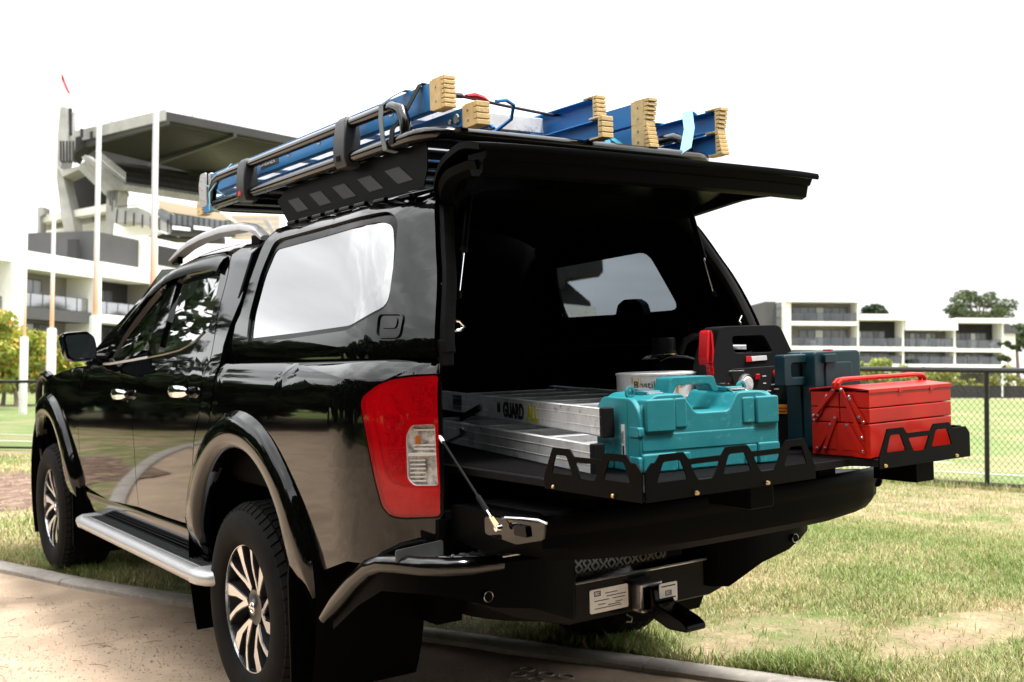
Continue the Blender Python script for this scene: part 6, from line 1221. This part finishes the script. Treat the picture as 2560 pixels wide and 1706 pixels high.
# left: apartments in front of the grandstand
az = .607766+math.radians(15.2); O2 = WD(46, 936, 83); O2.z = 0; L2 = Loc(O2, (math.sin(az), math.cos(az), 0))
AL2 = thing('apartment_block', 'pale apartment block with grey balconies below the concrete grandstand', 'building', L2.P(10, -4, -.4), False)
W8 = lambda *a: L2.B(*a)
W8('party_wall', 'render_white', AL2, -1.6, -.1, -9, .6, -.5, 11.0); W8('parapet', 'render_white', AL2, -1.0, 8.6, -9, .5, 9.15, 10.5); W8('party_wall', 'render_white', AL2, 8.2, 9.2, -9, .5, -.5, 10.5)
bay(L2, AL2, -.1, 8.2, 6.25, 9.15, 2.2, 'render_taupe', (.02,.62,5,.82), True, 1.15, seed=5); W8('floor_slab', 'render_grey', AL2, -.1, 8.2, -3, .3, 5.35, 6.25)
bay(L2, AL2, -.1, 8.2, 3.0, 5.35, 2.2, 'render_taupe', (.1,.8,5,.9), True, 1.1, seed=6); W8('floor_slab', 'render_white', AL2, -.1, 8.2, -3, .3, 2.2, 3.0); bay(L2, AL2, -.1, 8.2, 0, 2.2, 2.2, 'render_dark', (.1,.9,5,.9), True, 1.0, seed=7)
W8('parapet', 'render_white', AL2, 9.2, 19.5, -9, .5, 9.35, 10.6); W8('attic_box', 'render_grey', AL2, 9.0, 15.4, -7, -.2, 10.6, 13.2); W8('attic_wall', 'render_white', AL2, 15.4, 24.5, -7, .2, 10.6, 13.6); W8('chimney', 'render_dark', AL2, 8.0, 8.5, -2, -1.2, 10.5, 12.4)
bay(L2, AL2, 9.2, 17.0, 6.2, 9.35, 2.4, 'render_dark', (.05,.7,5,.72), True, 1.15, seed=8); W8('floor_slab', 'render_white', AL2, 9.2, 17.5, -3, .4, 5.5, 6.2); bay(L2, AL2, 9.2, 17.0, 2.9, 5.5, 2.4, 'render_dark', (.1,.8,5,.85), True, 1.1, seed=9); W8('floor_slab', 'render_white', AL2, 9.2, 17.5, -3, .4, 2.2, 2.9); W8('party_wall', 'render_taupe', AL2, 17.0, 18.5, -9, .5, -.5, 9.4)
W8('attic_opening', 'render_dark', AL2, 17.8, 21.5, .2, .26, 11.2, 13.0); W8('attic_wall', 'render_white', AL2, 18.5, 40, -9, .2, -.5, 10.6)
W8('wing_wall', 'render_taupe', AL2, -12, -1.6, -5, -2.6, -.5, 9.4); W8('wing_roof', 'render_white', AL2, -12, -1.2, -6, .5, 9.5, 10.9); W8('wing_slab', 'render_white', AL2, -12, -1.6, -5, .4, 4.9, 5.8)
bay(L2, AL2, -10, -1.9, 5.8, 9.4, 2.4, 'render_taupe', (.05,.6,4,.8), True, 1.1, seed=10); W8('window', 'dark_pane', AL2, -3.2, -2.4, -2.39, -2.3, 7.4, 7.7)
# ================================================================== concrete grandstand with cantilever roof
ST = thing('grandstand', 'weathered concrete grandstand with huge dark cantilever roof behind the apartments', 'grandstand', WD(330, 930, 150), False)
z1p = lambda pts: [(x/2.24, y/2.24) for x, y in pts]
def slab(name, mt, pts, d, th, par=None, dd=None):
    pts = z1p(pts); a = [WD(x, y, d+(dd[i] if dd else 0)) for i, (x, y) in enumerate(pts)]; n = len(a); mb = MB(); mb.add(a+[v+FH2*th for v in a], [tuple(range(n)), tuple(range(n, 2*n))[::-1]]+[(i, (i+1) % n, n+(i+1) % n, n+i) for i in range(n)]); return mb.build(name, mt, par or ST)
slab('pylon', 'concrete_stand', [(337,598),(368,600),(372,720),(368,800),(352,905),(330,960),(312,930),(318,800)], 140, 3.0); slab('raker_leg', 'concrete_stand', [(310,935),(352,985),(372,1070),(400,1190),(440,1432),(385,1435),(352,1260),(338,1190)], 140, 3.0)
slab('raker_beam', 'concrete_stand', [(312,925),(345,955),(440,930),(470,905),(520,950),(600,1060),(590,1095),(440,950),(350,990)], 139.5, 3.5); slab('raker_beam', 'concrete_stand', [(455,880),(500,872),(660,1050),(665,1075),(600,1075)], 139, 4); slab('column', 'concrete_stand', [(598,1062),(665,1062),(655,1180),(640,1260),(605,1365),(550,1365),(592,1235)], 139, 3.5)
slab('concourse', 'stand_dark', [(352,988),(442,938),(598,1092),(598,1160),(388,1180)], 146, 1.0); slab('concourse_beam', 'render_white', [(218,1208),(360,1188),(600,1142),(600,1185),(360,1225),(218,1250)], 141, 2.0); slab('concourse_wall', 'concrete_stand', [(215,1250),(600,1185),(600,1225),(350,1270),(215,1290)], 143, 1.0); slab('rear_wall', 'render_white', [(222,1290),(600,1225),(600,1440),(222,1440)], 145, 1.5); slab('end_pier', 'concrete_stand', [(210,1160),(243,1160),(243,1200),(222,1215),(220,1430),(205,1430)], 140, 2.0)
# seating bank in terraces
for k in range(9):
    f0, f1 = k/9, (k+1)/9
    q = lambda t: ((470+(690-470)*t, 878+(1045-878)*t), (1180+(1150-1180)*t, 985+(1120-985)*t))
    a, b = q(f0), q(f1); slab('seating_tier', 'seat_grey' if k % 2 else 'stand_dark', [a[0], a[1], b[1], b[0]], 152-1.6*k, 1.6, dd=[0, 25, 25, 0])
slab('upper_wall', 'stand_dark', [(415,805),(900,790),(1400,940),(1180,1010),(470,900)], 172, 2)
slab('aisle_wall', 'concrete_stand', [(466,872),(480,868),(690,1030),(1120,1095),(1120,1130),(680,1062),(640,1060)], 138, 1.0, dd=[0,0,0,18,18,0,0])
rail_ = MB()
for k in range(14): t = k/13; p = WD((545+(700-545)*t)/2.24, (905+(1030-905)*t)/2.24, 137.5); rail_.tube([p, p+Vector((0, 0, 1.5))], .07, 5)
rail_.tube([WD(545/2.24, 880/2.24, 137.5), WD(700/2.24, 1003/2.24, 137.5)], .08, 5); rail_.build('aisle_rail', 'concrete_stand', ST)
# the roof: sloping soffit with ribs
def RP(u, v, dz=0): # u along the front edge, v from the front edge to the back
    A = WD(930/2.24, 672/2.24, 128); B = WD(1640/2.24, 808/2.24, 146); Cc = WD(1180/2.24, 985/2.24, 178); Dd = WD(410/2.24, 800/2.24, 148); return (A*(1-u)+B*u)*(1-v)+(Dd*(1-u)+Cc*u)*v+Vector((0, 0, dz))
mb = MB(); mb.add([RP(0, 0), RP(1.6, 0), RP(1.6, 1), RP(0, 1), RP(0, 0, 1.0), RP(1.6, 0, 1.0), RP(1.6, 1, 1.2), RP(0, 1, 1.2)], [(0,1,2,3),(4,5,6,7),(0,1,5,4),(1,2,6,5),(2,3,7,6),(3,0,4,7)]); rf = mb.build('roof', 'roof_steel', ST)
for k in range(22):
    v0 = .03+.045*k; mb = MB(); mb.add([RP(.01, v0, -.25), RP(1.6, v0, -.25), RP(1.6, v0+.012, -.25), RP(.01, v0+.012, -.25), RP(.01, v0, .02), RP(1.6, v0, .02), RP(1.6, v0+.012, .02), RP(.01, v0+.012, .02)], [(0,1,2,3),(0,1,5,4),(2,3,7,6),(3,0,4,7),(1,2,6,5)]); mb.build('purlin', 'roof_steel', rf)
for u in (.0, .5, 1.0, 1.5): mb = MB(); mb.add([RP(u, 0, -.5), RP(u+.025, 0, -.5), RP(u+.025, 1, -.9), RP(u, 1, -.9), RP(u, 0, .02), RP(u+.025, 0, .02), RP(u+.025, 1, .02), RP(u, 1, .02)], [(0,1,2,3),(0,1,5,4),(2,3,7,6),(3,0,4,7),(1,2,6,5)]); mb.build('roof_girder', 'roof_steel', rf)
mb = MB(); mb.add([RP(-.012, -.012, -.1), RP(-.012, 1, -.1), RP(0, 1, -.1), RP(0, 0, -.1), RP(-.012, -.012, 1.2), RP(-.012, 1, 1.4), RP(0, 1, 1.4), RP(0, 0, 1.2)], [(0,1,2,3),(4,5,6,7),(0,1,5,4),(1,2,6,5),(2,3,7,6),(3,0,4,7)]); mb.build('fascia', 'concrete_stand', rf)
slab('roof_plant', 'concrete_stand', [(700,712),(718,676),(746,676),(748,705)], 139, 3); slab('roof_wall', 'stand_dark', [(395,775),(470,758),(505,770),(505,800),(420,860),(400,900),(385,860)], 145, 3)
for (x, y0, y1) in ((395, 608, 760), (458, 722, 770), (512, 738, 780), (573, 745, 765)): MB().tube([WD(x/2.24, y0/2.24, 141), WD(x/2.24, y1/2.24, 141)], .22, 6).build('mast', 'stand_dark', ST)
MB().tube([WD(366/2.24, 628/2.24, 141), WD(520/2.24, 655/2.24, 141), WD(700/2.24, 700/2.24, 140)], .10, 5).build('stay_wire', 'concrete_stand', ST)
for x in (340, 356, 375, 392, 410): MB().tube([WD(x/2.24, 790/2.24, 138.5), WD(x/2.24, 900/2.24, 138.5), WD((x+14)/2.24, 912/2.24, 138.5)], .14, 6).build('pipe', 'stand_dark', ST)
# lower levels in front
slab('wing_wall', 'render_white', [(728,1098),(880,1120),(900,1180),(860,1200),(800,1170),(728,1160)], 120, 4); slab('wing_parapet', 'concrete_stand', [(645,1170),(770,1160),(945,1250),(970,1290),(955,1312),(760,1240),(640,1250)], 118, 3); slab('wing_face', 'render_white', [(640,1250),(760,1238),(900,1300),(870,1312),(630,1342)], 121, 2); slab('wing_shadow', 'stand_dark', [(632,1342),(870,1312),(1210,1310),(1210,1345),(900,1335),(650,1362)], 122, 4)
slab('tan_roof', 'tan_panel', [(880,1118),(1240,1190),(1290,1232),(1240,1235),(950,1190),(900,1165)], 119, 5); slab('box_glazing', 'pale_pane', [(885,1170),(950,1192),(950,1262),(890,1225)], 118, 2); slab('box_glazing', 'pale_pane', [(952,1200),(1292,1240),(1292,1292),(952,1255)], 118, 2); slab('fascia_board', 'stand_dark', [(952,1256),(1292,1292),(1292,1318),(952,1312)], 118, 2)
for a in (965, 1085): slab('banner', 'banner_white', [(a,1264),(a+98,1276),(a+98,1294),(a,1284)], 117.6, .3)
for k in range(9): slab('terrace_step', 'concrete_stand' if k % 2 else 'tan_panel', [(1296,1205+15*k),(1560,1205+15*k),(1560,1219+15*k),(1296,1219+15*k)], 128-.8*k, .8)
slab('terrace_wall', 'concrete_stand', [(1470,1230),(1500,1235),(1560,1330),(1540,1345)], 120, .8)
# small fittings on the stand: mullions, panel joints, handrails, seat rows
def strip(name, mt, a, b, d, w_, th=.4, par=None):
    x0, y0 = a[0]/2.24, a[1]/2.24; x1, y1 = b[0]/2.24, b[1]/2.24; v = Vector((x1-x0, y1-y0)); n = Vector((-v.y, v.x)).normalized()*w_/2; P = [WD(x0-n.x, y0-n.y, d), WD(x1-n.x, y1-n.y, d), WD(x1+n.x, y1+n.y, d), WD(x0+n.x, y0+n.y, d)]; mb = MB(); mb.add(P+[p+FH2*th for p in P], [(0,1,2,3),(4,5,6,7),(0,1,5,4),(1,2,6,5),(2,3,7,6),(3,0,4,7)]); return mb.build(name, mt, par or ST)
for k in range(12): t = k/11; strip('mullion', 'metal_frame', (955+335*t, 1200+40*t), (955+335*t, 1254+37*t), 117.7, 1.1)
for k in range(7): t = k/6; strip('panel_joint', 'stand_dark', (655+280*t, 1170+62*t), (648+290*t, 1248+52*t), 117.7, .9)
for k in range(6): t = k/5; strip('panel_joint', 'stand_dark', (225+370*t, 1252-66*t), (225+370*t, 1288-62*t), 142.6, .9)
for k in range(5): t = k/4; strip('water_stain', 'stand_dark', (603+50*t, 1068), (603+46*t, 1120+30*(k % 3)), 138.8, 1.2 if k % 2 else .7, .15)
strip('handrail', 'metal_frame', (700, 1022), (1118, 1084), 137, 1.2); strip('handrail', 'metal_frame', (640, 1158), (775, 1146), 117.5, 1.0); strip('handrail', 'metal_frame', (775, 1146), (950, 1236), 117.5, 1.0)
for k in range(16): t = k/15; strip('handrail_post', 'metal_frame', (700+418*t, 1022+62*t), (700+418*t, 1036+62*t), 137, .8)
for j in range(5):
    for k in range(30): x = 700+16*k+8*j*0; y = 925+26*j+.125*(x-700)*.85; strip('seat_block', 'concrete_stand' if (k*7+j*3) % 5 == 0 else 'roof_steel', (x, y), (x+10, y+1.2), 140-1.6*j, 2.6, .5) if False else None
# the stand's far end, seen through the tinted canopy window
SE = thing('scoreboard_stand', 'dark stand with cantilevered end seen through the canopy window', 'stand', WD(1420, 900, 150), False)
def ps(name, mt, pts, d, th): a = [WD(x, y, d) for x, y in pts]; n = len(a); mb = MB(); mb.add(a+[v+FH2*th for v in a], [tuple(range(n)), tuple(range(n, 2*n))[::-1]]+[(i, (i+1) % n, n+(i+1) % n, n+i) for i in range(n)]); return mb.build(name, mt, SE)
ps('roof', 'stand_dark', [(1340,640),(1506,640),(1508,680),(1480,684),(1415,695),(1410,720),(1340,720)], 150, 8); ps('terrace', 'stand_dark', [(1340,700),(1412,700),(1440,725),(1475,755),(1478,764),(1440,768),(1400,752),(1340,750)], 152, 8); ps('column', 'concrete_stand', [(1372,668),(1378,668),(1380,720),(1374,720)], 149, 1); ps('base_block', 'render_white', [(1408,760),(1490,768),(1490,800),(1408,800)], 149, 6)
# flags and masts
fl_ = thing('flagpole', 'thin flagpole with drooping red flag above the grandstand pylon', 'flagpole', WD(151, 300, 140), False)
MB().tube([WD(150, 270, 140), WD(151.5, 168, 140)], .10, 6).build('pole', 'white_paint', fl_)
mb = MB(); Wf = [[WD(151.8+px*1.0, py, 140+.6*math.sin(px*.4)) for px, py in ((0, 172+0), (0, 190))], [WD(156, 185, 140.6), WD(156, 206, 140.6)], [WD(164, 205, 139.6), WD(163, 222, 139.6)], [WD(172, 226, 140.4), WD(170, 234, 140.4)], [WD(177, 234.5, 140), WD(175, 235.5, 140)]]; mb.loft(Wf, closed=False, cap=False); mb.build('flag', 'label_red', fl_)
ma = thing('radio_mast', 'thin tan mast standing above the grandstand roof', 'mast', WD(481, 310, 150), False); MB().tube([WD(481, 312, 150), WD(481.5, 245, 150)], [.14, .06], 6).build('shaft', 'tan_panel', ma)
